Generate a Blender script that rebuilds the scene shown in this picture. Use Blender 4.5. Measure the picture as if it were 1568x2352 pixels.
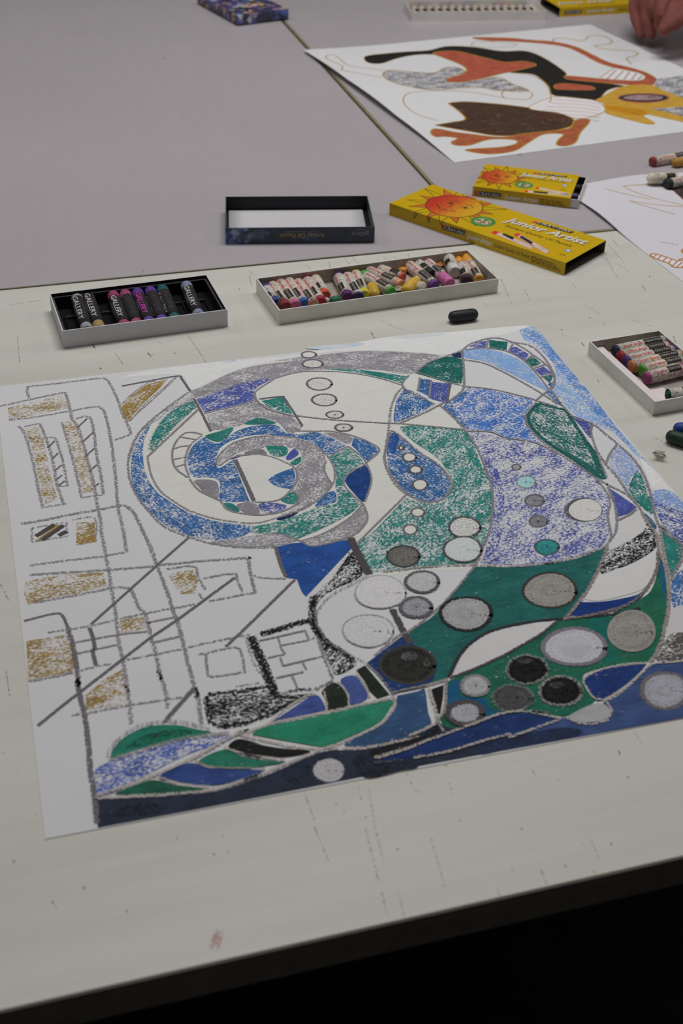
import bpy, bmesh, math, random
import numpy as np
from mathutils import Vector, Matrix
from mathutils.geometry import delaunay_2d_cdt

for o in list(bpy.data.objects):
    bpy.data.objects.remove(o, do_unlink=True)
scene = bpy.context.scene
COL = scene.collection

# ---------------------------------------------------------------- camera
IMG_W, IMG_H = 1568.0, 2352.0
FPX, PITCH, ROLL, CAM_H = 2903.847, 0.618505, 0.0266444, 0.5      # table top is z = 0
_c, _s, _cp, _sp = math.cos(ROLL), math.sin(ROLL), math.cos(PITCH), math.sin(PITCH)
_r0 = Vector((1, 0, 0)); _u0 = Vector((0, _sp, _cp)); FWD = Vector((0, _cp, -_sp))
CAMR = _c * _r0 + _s * _u0
CAMU = -_s * _r0 + _c * _u0
CAMP = Vector((0, 0, CAM_H))
cam = bpy.data.cameras.new('camera'); cam_ob = bpy.data.objects.new('camera', cam); COL.objects.link(cam_ob)
m = Matrix.Identity(4)
for i in range(3):
    m[i][0] = CAMR[i]; m[i][1] = CAMU[i]; m[i][2] = -FWD[i]; m[i][3] = CAMP[i]
cam_ob.matrix_world = m
cam.sensor_fit = 'VERTICAL'; cam.sensor_height = 22.3; cam.sensor_width = 14.9
cam.lens = FPX / IMG_H * 22.3
cam.clip_start = 0.02; cam.clip_end = 50
cam.dof.use_dof = True; cam.dof.focus_distance = 0.97; cam.dof.aperture_fstop = 6.3
scene.camera = cam_ob

# ---------------------------------------------------------------- world, ceiling lights, exposure
world = bpy.data.worlds.new('world'); scene.world = world; world.use_nodes = True
bg = world.node_tree.nodes['Background']
bg.inputs[0].default_value = (0.90, 0.93, 1.0, 1); bg.inputs[1].default_value = 0.05
def area(name, loc, sx, sy, power, col=(1.0, 0.975, 0.93)):
    d = bpy.data.lights.new(name, 'AREA'); d.shape = 'RECTANGLE'; d.size = sx; d.size_y = sy
    d.energy = power; d.color = col
    o = bpy.data.objects.new(name, d); o.location = loc; COL.objects.link(o)
    return o
LCOL = (1.0, 0.985, 0.968)
area('ceiling_light_panel', (0.10, 1.45, 1.80), 1.2, 0.6, 20.5, LCOL)
area('ceiling_light_panel', (-2.0, 1.9, 1.80), 1.2, 0.6, 9.0, LCOL)
area('ceiling_light_panel', (2.2, 1.9, 1.80), 1.2, 0.6, 9.0, LCOL)
area('ceiling_light_panel', (0.10, -0.8, 1.80), 1.2, 0.6, 2.8, LCOL)  # unseen weak fill added behind the viewer to brighten sides facing the camera
vs = scene.view_settings
vs.view_transform = 'Standard'; vs.look = 'None'; vs.gamma = 1.0; vs.exposure = 0.0
vs.use_curve_mapping = False

# ---------------------------------------------------------------- helpers
def ray(px, py):
    return FWD + CAMR * ((px - IMG_W / 2) / FPX) - CAMU * ((py - IMG_H / 2) / FPX)
def P(px, py, z=0.0):
    d = ray(px, py); return CAMP + d * ((CAM_H - z) / -d.z)
def PD(px, py, depth):
    return CAMP + ray(px, py) * depth
def lin1(c):
    c /= 255.0
    return c / 12.92 if c <= 0.04045 else ((c + 0.055) / 1.055) ** 2.4
KALB = 1.6
def alb(c, k=None):
    k = KALB if k is None else k
    return tuple(min(0.93, lin1(x) * k) for x in c) + (1.0,)
def tag(o, label=None, cat=None, group=None, kind=None):
    if label: o['label'] = label
    if cat: o['category'] = cat
    if group: o['group'] = group
    if kind: o['kind'] = kind
    return o
def empty(name, loc=(0, 0, 0), rz=0.0, parent=None):
    o = bpy.data.objects.new(name, None); o.empty_display_size = 0.01
    o.location = loc; o.rotation_euler = (0, 0, rz); COL.objects.link(o); o.parent = parent
    return o
def obj(name, me, mat=None, parent=None):
    o = bpy.data.objects.new(name, me); COL.objects.link(o); o.parent = parent
    if mat is not None and not me.materials:
        me.materials.append(mat)
    return o
def bm_obj(name, bm, mat, parent=None, smooth=False):
    me = bpy.data.meshes.new(name)
    bmesh.ops.recalc_face_normals(bm, faces=bm.faces[:])
    bm.to_mesh(me); bm.free()
    if smooth:
        for p in me.polygons: p.use_smooth = True
    return obj(name, me, mat, parent)
def add_box(bm, x0, x1, y0, y1, z0, z1):
    v = [bm.verts.new(p) for p in ((x0, y0, z0), (x1, y0, z0), (x1, y1, z0), (x0, y1, z0),
                                   (x0, y0, z1), (x1, y0, z1), (x1, y1, z1), (x0, y1, z1))]
    for f in ((3, 2, 1, 0), (4, 5, 6, 7), (0, 1, 5, 4), (1, 2, 6, 5), (2, 3, 7, 6), (3, 0, 4, 7)):
        bm.faces.new([v[i] for i in f])
    return v
def box_obj(name, x0, x1, y0, y1, z0, z1, mat, parent=None, bevel=0.0, seg=2):
    bm = bmesh.new(); add_box(bm, x0, x1, y0, y1, z0, z1)
    if bevel:
        bmesh.ops.bevel(bm, geom=bm.edges[:], offset=bevel, segments=seg, affect='EDGES', profile=0.6)
    return bm_obj(name, bm, mat, parent)

# ---------------------------------------------------------------- node helpers
def new_mat(name):
    m = bpy.data.materials.new(name); m.use_nodes = True
    nt = m.node_tree; b = nt.nodes['Principled BSDF']
    return m, nt, b
def N(nt, typ, **kw):
    n = nt.nodes.new(typ)
    for k, v in kw.items():
        if k.startswith('i_'):
            n.inputs[int(k[2:])].default_value = v
        else:
            setattr(n, k, v)
    return n
def L(nt, a, b): nt.links.new(a, b)
def math_n(nt, op, a, b=None, c=None, clamp=False):
    n = nt.nodes.new('ShaderNodeMath'); n.operation = op; n.use_clamp = clamp
    for i, v in enumerate((a, b, c)):
        if v is None: continue
        if isinstance(v, (int, float)): n.inputs[i].default_value = v
        else: nt.links.new(v, n.inputs[i])
    return n.outputs[0]
def noise(nt, vec, scale, detail=2.0, rough=0.5, dist=0.0):
    n = nt.nodes.new('ShaderNodeTexNoise'); n.inputs['Scale'].default_value = scale
    n.inputs['Detail'].default_value = detail; n.inputs['Roughness'].default_value = rough
    n.inputs['Distortion'].default_value = dist
    if vec is not None: nt.links.new(vec, n.inputs['Vector'])
    return n.outputs['Fac']
def mapping(nt, vec, scale=(1, 1, 1), rot=(0, 0, 0), loc=(0, 0, 0)):
    n = nt.nodes.new('ShaderNodeMapping')
    n.inputs['Scale'].default_value = scale; n.inputs['Rotation'].default_value = rot; n.inputs['Location'].default_value = loc
    nt.links.new(vec, n.inputs['Vector']); return n.outputs[0]
def mixc(nt, fac, a, b, blend='MIX'):
    n = nt.nodes.new('ShaderNodeMix'); n.data_type = 'RGBA'; n.blend_type = blend
    for sock, v in ((n.inputs[0], fac), (n.inputs[6], a), (n.inputs[7], b)):
        if isinstance(v, (int, float, tuple)): sock.default_value = v
        else: nt.links.new(v, sock)
    return n.outputs[2]
def ramp(nt, fac, stops):
    n = nt.nodes.new('ShaderNodeValToRGB'); e = n.color_ramp.elements
    while len(e) < len(stops): e.new(0.5)
    for i, (p, c) in enumerate(stops):
        e[i].position = p; e[i].color = c
    nt.links.new(fac, n.inputs[0]); return n.outputs[0]
def objcoord(nt):
    return nt.nodes.new('ShaderNodeTexCoord').outputs['Object']
_plain = {}
def plain(name, c, rough=0.6, k=None, var=0.12, scale=80.0, spec=0.3, metal=0.0):
    """a simple procedural material: one colour with a little noise variation"""
    if name in _plain: return _plain[name]
    m, nt, b = new_mat(name)
    col = alb(c, k); n = noise(nt, objcoord(nt), scale, 3.0)
    lo = tuple(x * (1 - var) for x in col[:3]) + (1,); hi = tuple(min(1, x * (1 + var)) for x in col[:3]) + (1,)
    L(nt, ramp(nt, n, [(0.3, lo), (0.7, hi)]), b.inputs['Base Color'])
    b.inputs['Roughness'].default_value = rough; b.inputs['Specular IOR Level'].default_value = spec
    b.inputs['Metallic'].default_value = metal
    _plain[name] = m; return m

# ---------------------------------------------------------------- text
_txt = {}
def text_mesh(body, size=1.0, shear=0.0, bold=0.0, spacing=1.0, align='LEFT'):
    key = (body, size, shear, bold, spacing, align)
    if key in _txt: return _txt[key]
    cu = bpy.data.curves.new('lettering', 'FONT'); cu.body = body; cu.size = size; cu.shear = shear
    cu.offset = bold; cu.space_character = spacing; cu.align_x = align; cu.align_y = 'BOTTOM_BASELINE'; cu.resolution_u = 2
    ob = bpy.data.objects.new('lettering', cu); COL.objects.link(ob)
    dg = bpy.context.evaluated_depsgraph_get(); dg.update()
    me = bpy.data.meshes.new_from_object(ob.evaluated_get(dg)); me.materials.clear()
    bpy.data.objects.remove(ob, do_unlink=True); bpy.data.curves.remove(cu)
    _txt[key] = me; return me
def text_local(body, origin, xdir, ydir, height, width=None, shear=0.0, bold=0.0, spacing=1.0):
    """verts/faces of lettering: origin = left end of the baseline, height = capital height, width = total width"""
    me = text_mesh(body, 1.0, shear, bold, spacing)
    v = np.array([tuple(q.co) for q in me.vertices]); fs = [tuple(p.vertices) for p in me.polygons]
    x0, x1 = v[:, 0].min(), v[:, 0].max()
    sy = height / 0.70
    sx = sy if width is None else width / (x1 - x0)
    o, xd, yd = Vector(origin), Vector(xdir).normalized(), Vector(ydir).normalized()
    return [o + xd * ((a - x0) * sx) + yd * (b * sy) for a, b, _ in v], fs
def mesh_obj(name, verts, faces, mat, parent=None, smooth=False):
    me = bpy.data.meshes.new(name); me.from_pydata([tuple(v) for v in verts], [], faces); me.update()
    if smooth:
        for p in me.polygons: p.use_smooth = True
    return obj(name, me, mat, parent)
# ---------------------------------------------------------------- drawings: pastel marks on paper
def reg(ox, oy, s=3.92):
    def f(*a):
        return [(ox + a[i] / s, oy + a[i + 1] / s) for i in range(0, len(a), 2)]
    return f
def cr(pts, n, closed):
    """Catmull-Rom through pts"""
    out = []; N_ = len(pts); segs = N_ if closed else N_ - 1
    for i in range(segs):
        if closed: p0, p1, p2, p3 = (pts[(i + k - 1) % N_] for k in range(4))
        else: p0, p1, p2, p3 = pts[max(i - 1, 0)], pts[i], pts[i + 1], pts[min(i + 2, N_ - 1)]
        for j in range(n):
            t = j / n
            out.append(tuple(0.5 * ((2 * p1[k]) + (-p0[k] + p2[k]) * t + (2 * p0[k] - 5 * p1[k] + 4 * p2[k] - p3[k]) * t * t
                             + (-p0[k] + 3 * p1[k] - 3 * p2[k] + p3[k]) * t ** 3) for k in (0, 1)))
    if not closed: out.append(tuple(pts[-1]))
    return out
def pastel_fill_mat(name='oil_pastel_colouring'):
    m, nt, b = new_mat(name)
    uv = N(nt, 'ShaderNodeUVMap'); uv.uv_map = 'UVMap'
    col = N(nt, 'ShaderNodeAttribute'); col.attribute_name = 'pc'
    cov = N(nt, 'ShaderNodeAttribute'); cov.attribute_name = 'cov'
    base = N(nt, 'ShaderNodeAttribute'); base.attribute_name = 'pb'
    n1 = noise(nt, mapping(nt, uv.outputs[0], (430, 730, 1)), 1.0, 3.0, 0.62, 0.5)
    n2 = noise(nt, mapping(nt, uv.outputs[0], (55, 110, 1), loc=(3, 7, 0)), 1.0, 2.0, 0.5)
    n3 = noise(nt, mapping(nt, uv.outputs[0], (90, 420, 1), loc=(9, 1, 0)), 1.0, 3.0, 0.6)
    n4 = noise(nt, mapping(nt, uv.outputs[0], (70, 95, 1), loc=(5, 3, 0)), 1.0, 3.0, 0.6)
    v = math_n(nt, 'ADD', n1, math_n(nt, 'MULTIPLY', math_n(nt, 'SUBTRACT', n2, 0.5), 0.45))
    t = math_n(nt, 'MULTIPLY_ADD', cov.outputs['Fac'], -0.46, 0.73)
    mask = math_n(nt, 'MULTIPLY_ADD', math_n(nt, 'SUBTRACT', v, t), 7.5, 0.5, clamp=True)
    tone = math_n(nt, 'MULTIPLY_ADD', n3, 0.75, 0.62)
    tone = math_n(nt, 'MULTIPLY', tone, math_n(nt, 'MULTIPLY_ADD', n4, 1.1, 0.45))
    bw = N(nt, 'ShaderNodeRGBToBW'); L(nt, col.outputs['Color'], bw.inputs[0])
    keep = math_n(nt, 'MULTIPLY_ADD', bw.outputs[0], -1.7, 1.25, clamp=True)      # chalky whites stay even
    tone = math_n(nt, 'MULTIPLY_ADD', math_n(nt, 'SUBTRACT', tone, 1.0), math_n(nt, 'MAXIMUM', keep, 0.12), 1.0)
    vm = N(nt, 'ShaderNodeVectorMath', operation='SCALE'); L(nt, col.outputs['Color'], vm.inputs[0]); L(nt, tone, vm.inputs['Scale'])
    c = mixc(nt, mask, base.outputs['Color'], vm.outputs[0])
    L(nt, c, b.inputs['Base Color'])
    b.inputs['Roughness'].default_value = 0.75; b.inputs['Specular IOR Level'].default_value = 0.15
    return m
def pastel_line_mat(name='pastel_line'):
    m, nt, b = new_mat(name)
    uv = N(nt, 'ShaderNodeUVMap'); uv.uv_map = 'UVMap'
    col = N(nt, 'ShaderNodeAttribute'); col.attribute_name = 'pc'
    cov = N(nt, 'ShaderNodeAttribute'); cov.attribute_name = 'cov'
    ed = N(nt, 'ShaderNodeAttribute'); ed.attribute_name = 'edge'
    n1 = noise(nt, mapping(nt, uv.outputs[0], (620, 620, 1)), 1.0, 2.5, 0.65)
    e2 = math_n(nt, 'MULTIPLY', math_n(nt, 'MULTIPLY', ed.outputs['Fac'], ed.outputs['Fac']), 0.14)
    t = math_n(nt, 'ADD', math_n(nt, 'MULTIPLY_ADD', cov.outputs['Fac'], -0.46, 0.73), e2)
    mask = math_n(nt, 'MULTIPLY_ADD', math_n(nt, 'SUBTRACT', n1, t), 7.0, 0.5, clamp=True)
    L(nt, col.outputs['Color'], b.inputs['Base Color']); L(nt, mask, b.inputs['Alpha'])
    b.inputs['Roughness'].default_value = 0.8; b.inputs['Specular IOR Level'].default_value = 0.12
    return m
PASTEL_FILL = pastel_fill_mat(); PASTEL_LINE = pastel_line_mat()
PAPER_BASE = (186, 186, 188)

class Drawing:
    """pigment lying on a sheet: every item is a flat patch or ribbon on the sheet's own surface"""
    CELL = 0.003
    wscale = 1.0
    def __init__(self, z0, zfun=None, bounds=None, base=PAPER_BASE):
        self.z0 = z0; self.zfun = zfun; self.items = []; self.base = alb(base)
        self.grid = None; self.org = None
    def plane(self, pts):
        return [tuple(P(x, y, self.z0)[:2]) for x, y in pts]
    def setgrid(self, x0, y0, x1, y1):
        self.org = (x0, y0); self.nx = int((x1 - x0) / self.CELL) + 3; self.ny = int((y1 - y0) / self.CELL) + 3
        self.grid = np.zeros((self.nx, self.ny), int)
        gx = x0 + (np.arange(self.nx) + .5) * self.CELL; gy = y0 + (np.arange(self.ny) + .5) * self.CELL
        self.GX, self.GY = np.meshgrid(gx, gy, indexing='ij')
    def _layer(self, poly, pad):
        a = np.array(poly); C = self.CELL
        i0, j0 = np.floor((a.min(0) - self.org) / C).astype(int) - 1; i1, j1 = np.ceil((a.max(0) - self.org) / C).astype(int) + 2
        i0, j0 = max(i0, 0), max(j0, 0); i1, j1 = min(i1, self.nx), min(j1, self.ny)
        if i1 <= i0 or j1 <= j0: return 1
        X, Y = self.GX[i0:i1, j0:j1], self.GY[i0:i1, j0:j1]; inside = np.zeros(X.shape, bool)
        n = len(a)
        for k in range(n):
            (xa, ya), (xb, yb) = a[k], a[(k + 1) % n]
            if pad is None:
                if ya != yb:
                    cnd = ((ya > Y) != (yb > Y)) & (X < (xb - xa) * (Y - ya) / (yb - ya) + xa); inside ^= cnd
        near = np.zeros(X.shape, bool); r = (0 if pad is None else pad) + C * 1.0
        rng = n if pad is None else n - 1
        for k in range(rng):
            (xa, ya), (xb, yb) = a[k], a[(k + 1) % n]
            dx, dy = xb - xa, yb - ya; l2 = dx * dx + dy * dy + 1e-12
            t = np.clip(((X - xa) * dx + (Y - ya) * dy) / l2, 0, 1)
            near |= (X - xa - t * dx) ** 2 + (Y - ya - t * dy) ** 2 < r * r
        msk = inside | near; sub = self.grid[i0:i1, j0:j1]
        lay = (sub[msk].max() if msk.any() else 0) + 1
        sub[msk] = lay
        return lay
    def _outline(self, pts, smooth, closed):
        if not smooth: return list(pts)
        # a point given twice in a row is a sharp corner
        corners = [i for i in range(len(pts) - 1) if pts[i] == pts[i + 1]]
        if not corners: return cr(pts, 5, closed)
        out = []
        if closed:
            k = corners[0]; q = pts[k + 1:] + pts[:k + 1]
        else: q = list(pts)
        cur = [q[0]]
        for i in range(1, len(q)):
            if q[i] == q[i - 1]:
                if len(cur) > 1: out += cr(cur, 5, False)[:-1]
                cur = [q[i]]
            else: cur.append(q[i])
        if len(cur) > 1: out += cr(cur, 5, False)[:(-1 if closed else None)]
        return out
    def fill(self, col, pts, cov=0.6, ang=15.0, smooth=True, base=None, edge=0.0, line=None, k=None):
        px = self._outline(pts, smooth, True); pl = self.plane(px)
        if cov >= 0.9:                                # heavily rubbed colour is a little duller
            lu = 0.3 * col[0] + 0.59 * col[1] + 0.11 * col[2]; col = tuple(v + (lu - v) * 0.15 for v in col)
        self.items.append(('f', pl, alb(col, k), cov, math.radians(ang), self._layer(pl, None), alb(base) if base else self.base))
        if edge:
            self._ribbon(pl + [pl[0]], 0.0035, alb(tuple(x * 0.9 for x in col), k), edge)
        if line:
            self._ribbon(pl + [pl[0]], line[1] / 1000.0, alb(line[0]), line[2] if len(line) > 2 else 0.75)
    def _ribbon(self, pl, w, col, cov):
        q = [pl[0]]
        for p in pl[1:]:
            if (p[0] - q[-1][0]) ** 2 + (p[1] - q[-1][1]) ** 2 > (0.0006) ** 2: q.append(p)
        if len(q) < 2: return
        self.items.append(('s', q, col, cov, w, self._layer(q, w / 2), None))
    def stroke(self, col, pts, w=2.0, cov=0.68, smooth=True):
        px = self._outline(pts, smooth, False); self._ribbon(self.plane(px), w * self.wscale / 1000.0, alb(col), cov)
    def ell(self, f, cx, cy, rx, ry, col=None, w=1.8, line=None, cov=1.1, lcov=0.8, ang=10, rot=0.0, base=None):
        n = 28; c, s = math.cos(rot), math.sin(rot); pts = []
        for i in range(n):
            t = 2 * math.pi * i / n; x, y = rx * math.cos(t), ry * math.sin(t)
            wob = 1 + 0.02 * math.sin(3 * t + cx)
            pts += [cx + (x * c - y * s) * wob, cy + (x * s + y * c) * wob]
        px = f(*pts)
        if col: self.fill(col, px, cov, ang, smooth=False, base=base)
        if col and cov >= 1.0 and rx > 75:            # pebbles are rubbed in circles, a little uneven
            for q, dv, cv in ((0.80, -13, .40), (0.52, 9, .40), (0.26, -9, .42)):
                self.stroke(tuple(max(8, min(205, v + dv * (0.3 if min(col) > 160 else 1.0))) for v in col), [((x - px[0][0]) * q + (1 - q) * (sum(p[0] for p in px) / n - px[0][0]) + px[0][0], (y - px[0][1]) * q + (1 - q) * (sum(p[1] for p in px) / n - px[0][1]) + px[0][1]) for x, y in px + [px[0], px[1]]], 4.6, cv, smooth=False)
        if line: self.stroke(line, px + [px[0], px[1]], w, lcov, smooth=False)
    def build(self, parent, fill_name, line_name, dz=1.6e-5):
        out = []
        for kind, name, mat in (('f', fill_name, PASTEL_FILL), ('s', line_name, PASTEL_LINE)):
            V, Fc, UV, PC, PB, CV, ED = [], [], [], [], [], [], []
            for it in self.items:
                if it[0] != kind: continue
                z = self.z0 + dz * it[5]; col = it[2]; cov = it[3]
                if kind == 'f':
                    ca, sa = math.cos(it[4]), math.sin(it[4]); b = len(V)
                    extra = []
                    if self.zfun:                     # follow the bowed paper closely
                        aa = np.array(it[1]); st = 0.008
                        extra = [Vector((x, y)) for x in np.arange(aa[:, 0].min(), aa[:, 0].max(), st) for y in np.arange(aa[:, 1].min(), aa[:, 1].max(), st)]
                    v2, _, f2, *_r = delaunay_2d_cdt([Vector(p) for p in it[1]] + extra, [], [list(range(len(it[1])))], 1, 1e-6)
                    for x, y in v2:
                        V.append((x, y, z + (self.zfun(x, y) if self.zfun else 0))); UV.append((x * ca + y * sa, -x * sa + y * ca))
                        PC.append(col); PB.append(it[6]); CV.append(cov); ED.append(0.0)
                    for tri in f2:
                        i0, i1, i2 = tri
                        cr_ = (v2[i1] - v2[i0]).cross(v2[i2] - v2[i0])
                        if abs(cr_) < 1e-12: continue
                        Fc.append((b + i0, b + i1, b + i2) if cr_ > 0 else (b + i0, b + i2, b + i1))
                else:
                    q = np.array(it[1]); n = len(q); w = it[4] / 2
                    d = np.zeros_like(q); d[1:-1] = q[2:] - q[:-2]; d[0] = q[1] - q[0]; d[-1] = q[-1] - q[-2]
                    d /= (np.linalg.norm(d, axis=1)[:, None] + 1e-9); nn = np.stack([-d[:, 1], d[:, 0]], 1); b = len(V)
                    for i in range(n):
                        for k, sgn in enumerate((-1, 0, 1)):
                            x, y = q[i] + nn[i] * w * sgn
                            V.append((x, y, z + (self.zfun(x, y) if self.zfun else 0))); UV.append((x, y))
                            PC.append(col); PB.append(self.base); CV.append(cov); ED.append(float(abs(sgn)))
                    for i in range(n - 1):
                        for k in (0, 1):
                            a = b + 3 * i + k; Fc.append((a, a + 3, a + 4, a + 1))
            if not Fc: continue
            me = bpy.data.meshes.new(name); me.from_pydata(V, [], Fc); me.update()
            uvl = me.uv_layers.new(name='UVMap')
            vi = np.zeros(len(me.loops), int); me.loops.foreach_get('vertex_index', vi)
            uvl.data.foreach_set('uv', np.array(UV)[vi].astype(np.float32).ravel())
            for an, dat in (('pc', PC), ('pb', PB)):
                a = me.attributes.new(an, 'FLOAT_COLOR', 'POINT'); a.data.foreach_set('color', np.array(dat, np.float32).ravel())
            for an, dat in (('cov', CV), ('edge', ED)):
                a = me.attributes.new(an, 'FLOAT', 'POINT'); a.data.foreach_set('value', np.array(dat, np.float32))
            # every ribbon faces up
            flip = [p for p in me.polygons if p.normal.z < 0]
            if flip:
                bm = bmesh.new(); bm.from_mesh(me); bm.faces.ensure_lookup_table()
                bmesh.ops.reverse_faces(bm, faces=[bm.faces[p.index] for p in flip]); bm.to_mesh(me); bm.free()
            out.append(obj(name, me, mat, parent))
        return out
def paper_mat(name, c=(187, 187, 189)):
    m, nt, b = new_mat(name); oc = objcoord(nt)
    col = alb(c); n = noise(nt, oc, 14.0, 4.0)
    L(nt, ramp(nt, n, [(0.3, tuple(x * 0.965 for x in col[:3]) + (1,)), (0.7, col)]), b.inputs['Base Color'])
    bp = N(nt, 'ShaderNodeBump'); bp.inputs['Strength'].default_value = 0.08; bp.inputs['Distance'].default_value = 0.001
    L(nt, noise(nt, oc, 900.0, 2.0), bp.inputs['Height']); L(nt, bp.outputs[0], b.inputs['Normal'])
    b.inputs['Roughness'].default_value = 0.85; b.inputs['Specular IOR Level'].default_value = 0.15
    return m
PAPER = paper_mat('cartridge_paper')
def sheet_mesh(name, corners, thick, zfun, parent, nx=2, ny=2, mat=None):
    """paper sheet from 4 corners (TL,TR,BR,BL) in the plane, with real thickness"""
    a, b_, c, d = [Vector((p[0], p[1], 0)) for p in corners]; bm = bmesh.new(); top = {}; bot = {}
    for i in range(nx + 1):
        for j in range(ny + 1):
            s, t = i / nx, j / ny
            p = (a * (1 - s) + b_ * s) * (1 - t) + (d * (1 - s) + c * s) * t
            z = zfun(p.x, p.y) if zfun else 0.0
            top[i, j] = bm.verts.new((p.x, p.y, z + thick)); bot[i, j] = bm.verts.new((p.x, p.y, z))
    for i in range(nx):
        for j in range(ny):
            bm.faces.new((top[i, j], top[i, j + 1], top[i + 1, j + 1], top[i + 1, j]))
            bm.faces.new((bot[i, j], bot[i + 1, j], bot[i + 1, j + 1], bot[i, j + 1]))
    for i in range(nx):
        for j in (0, ny): bm.faces.new((top[i, j], top[i + 1, j], bot[i + 1, j], bot[i, j]))
    for j in range(ny):
        for i in (0, nx): bm.faces.new((top[i, j], top[i, j + 1], bot[i, j + 1], bot[i, j]))
    return bm_obj(name, bm, mat or PAPER, parent)
def attach(child, parent):
    mw = Matrix.Translation(parent.location) @ parent.rotation_euler.to_matrix().to_4x4()
    child.parent = parent; child.matrix_parent_inverse = mw.inverted(); return child

# ---------------------------------------------------------------- floor and tables
FLOOR_Z = -0.74
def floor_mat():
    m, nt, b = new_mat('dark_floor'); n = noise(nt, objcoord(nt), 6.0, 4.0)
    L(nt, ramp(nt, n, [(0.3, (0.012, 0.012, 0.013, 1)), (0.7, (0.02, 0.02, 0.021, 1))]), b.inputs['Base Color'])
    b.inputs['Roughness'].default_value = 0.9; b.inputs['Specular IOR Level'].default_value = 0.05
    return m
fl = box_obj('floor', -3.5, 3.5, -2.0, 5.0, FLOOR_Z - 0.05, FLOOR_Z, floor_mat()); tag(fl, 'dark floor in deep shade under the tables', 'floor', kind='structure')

WALLM = plain('painted_wall', (140, 138, 134), 0.9, k=1.0, var=.04, scale=3.0)
RX0, RX1, RY0, RY1, RZ = -3.4, 3.4, -1.9, 4.9, 1.90
for nm, bx_, lb in (('wall_left', (RX0 - .1, RX0, RY0, RY1, FLOOR_Z, RZ), 'plain wall on the left of the room'), ('wall_right', (RX1, RX1 + .1, RY0, RY1, FLOOR_Z, RZ), 'plain wall on the right of the room'),
                    ('wall_back', (RX0, RX1, RY1, RY1 + .1, FLOOR_Z, RZ), 'plain wall at the back of the room'), ('wall_front', (RX0, RX1, RY0 - .1, RY0, FLOOR_Z, RZ), 'plain wall behind the viewer'), ('ceiling', (RX0, RX1, RY0, RY1, RZ, RZ + .1), 'plain ceiling above the tables')):
    tag(box_obj(nm, *bx_, WALLM), lb, nm.split('_')[0], kind='structure')
def cream_mat():
    m, nt, b = new_mat('cream_laminate'); oc = objcoord(nt)
    base = alb((176, 175, 168))
    g1 = noise(nt, mapping(nt, oc, (2.0, 26, 1)), 1.0, 5.0, 0.6, 0.5)
    g2 = noise(nt, mapping(nt, oc, (5.0, 240, 1), loc=(3, 1, 0)), 1.0, 3.0, 0.55)
    g3 = noise(nt, mapping(nt, oc, (7, 9, 1), loc=(1, 8, 0)), 1.0, 4.0, 0.6)
    c1 = ramp(nt, g1, [(0.30, tuple(x * y for x, y in zip(base, (.92, .918, .90, 1)))), (0.52, base), (0.75, tuple(min(.93, x * 1.06) for x in base[:3]) + (1,))])
    c2 = mixc(nt, math_n(nt, 'MULTIPLY', math_n(nt, 'MULTIPLY_ADD', g2, 5.0, -2.8, clamp=True), 0.22), c1, tuple(x * y for x, y in zip(base, (.86, .855, .82, 1))))
    c3 = mixc(nt, math_n(nt, 'MULTIPLY_ADD', g3, 1.6, -0.9, clamp=True), c2, tuple(x * y for x, y in zip(base, (.90, .905, .90, 1))))
    # small specks of pastel dust and dirt
    vo = N(nt, 'ShaderNodeTexVoronoi'); vo.inputs['Scale'].default_value = 1.0; L(nt, mapping(nt, oc, (42, 30, 1)), vo.inputs['Vector'])
    sep = N(nt, 'ShaderNodeSeparateColor'); L(nt, vo.outputs['Color'], sep.inputs[0])
    spot = math_n(nt, 'MULTIPLY', math_n(nt, 'LESS_THAN', vo.outputs['Distance'], math_n(nt, 'MULTIPLY', sep.outputs[1], 0.055)), math_n(nt, 'GREATER_THAN', sep.outputs[0], 0.55))
    c4 = mixc(nt, math_n(nt, 'MULTIPLY', spot, 0.55), c3, (0.10, 0.10, 0.10, 1))
    L(nt, c4, b.inputs['Base Color'])
    b.inputs['Roughness'].default_value = 0.42; b.inputs['Specular IOR Level'].default_value = 0.22
    return m
def grey_mat():
    m, nt, b = new_mat('grey_laminate'); oc = objcoord(nt)
    base = alb((150, 145, 149))
    g1 = noise(nt, mapping(nt, oc, (3, 3, 1)), 1.0, 5.0, 0.6)
    g2 = noise(nt, mapping(nt, oc, (160, 22, 1)), 1.0, 3.0, 0.55)
    c = ramp(nt, math_n(nt, 'MULTIPLY_ADD', g2, 0.35, math_n(nt, 'MULTIPLY', g1, 0.65)), [(0.3, tuple(x * .93 for x in base[:3]) + (1,)), (0.7, tuple(x * 1.04 for x in base[:3]) + (1,))])
    vo = N(nt, 'ShaderNodeTexVoronoi'); vo.inputs['Scale'].default_value = 1.0; L(nt, mapping(nt, oc, (14, 11, 1)), vo.inputs['Vector'])
    sep = N(nt, 'ShaderNodeSeparateColor'); L(nt, vo.outputs['Color'], sep.inputs[0])
    spot = math_n(nt, 'MULTIPLY', math_n(nt, 'LESS_THAN', vo.outputs['Distance'], math_n(nt, 'MULTIPLY', sep.outputs[1], 0.035)), math_n(nt, 'GREATER_THAN', sep.outputs[0], 0.6))
    c = mixc(nt, math_n(nt, 'MULTIPLY', spot, 0.5), c, (0.10, 0.10, 0.11, 1))
    L(nt, c, b.inputs['Base Color'])
    b.inputs['Roughness'].default_value = 0.40; b.inputs['Specular IOR Level'].default_value = 0.25
    return m
CREAM, GREY = cream_mat(), grey_mat()
EDGE_DARK = plain('dark_edge_band', (104, 101, 95), 0.8, k=1.0, spec=.1)
EDGE_OLIVE = plain('olive_edge_band', (122, 118, 94), 0.6, k=1.4)
LEG_METAL = plain('dark_leg_metal', (34, 34, 36), 0.5, k=1.0)

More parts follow.
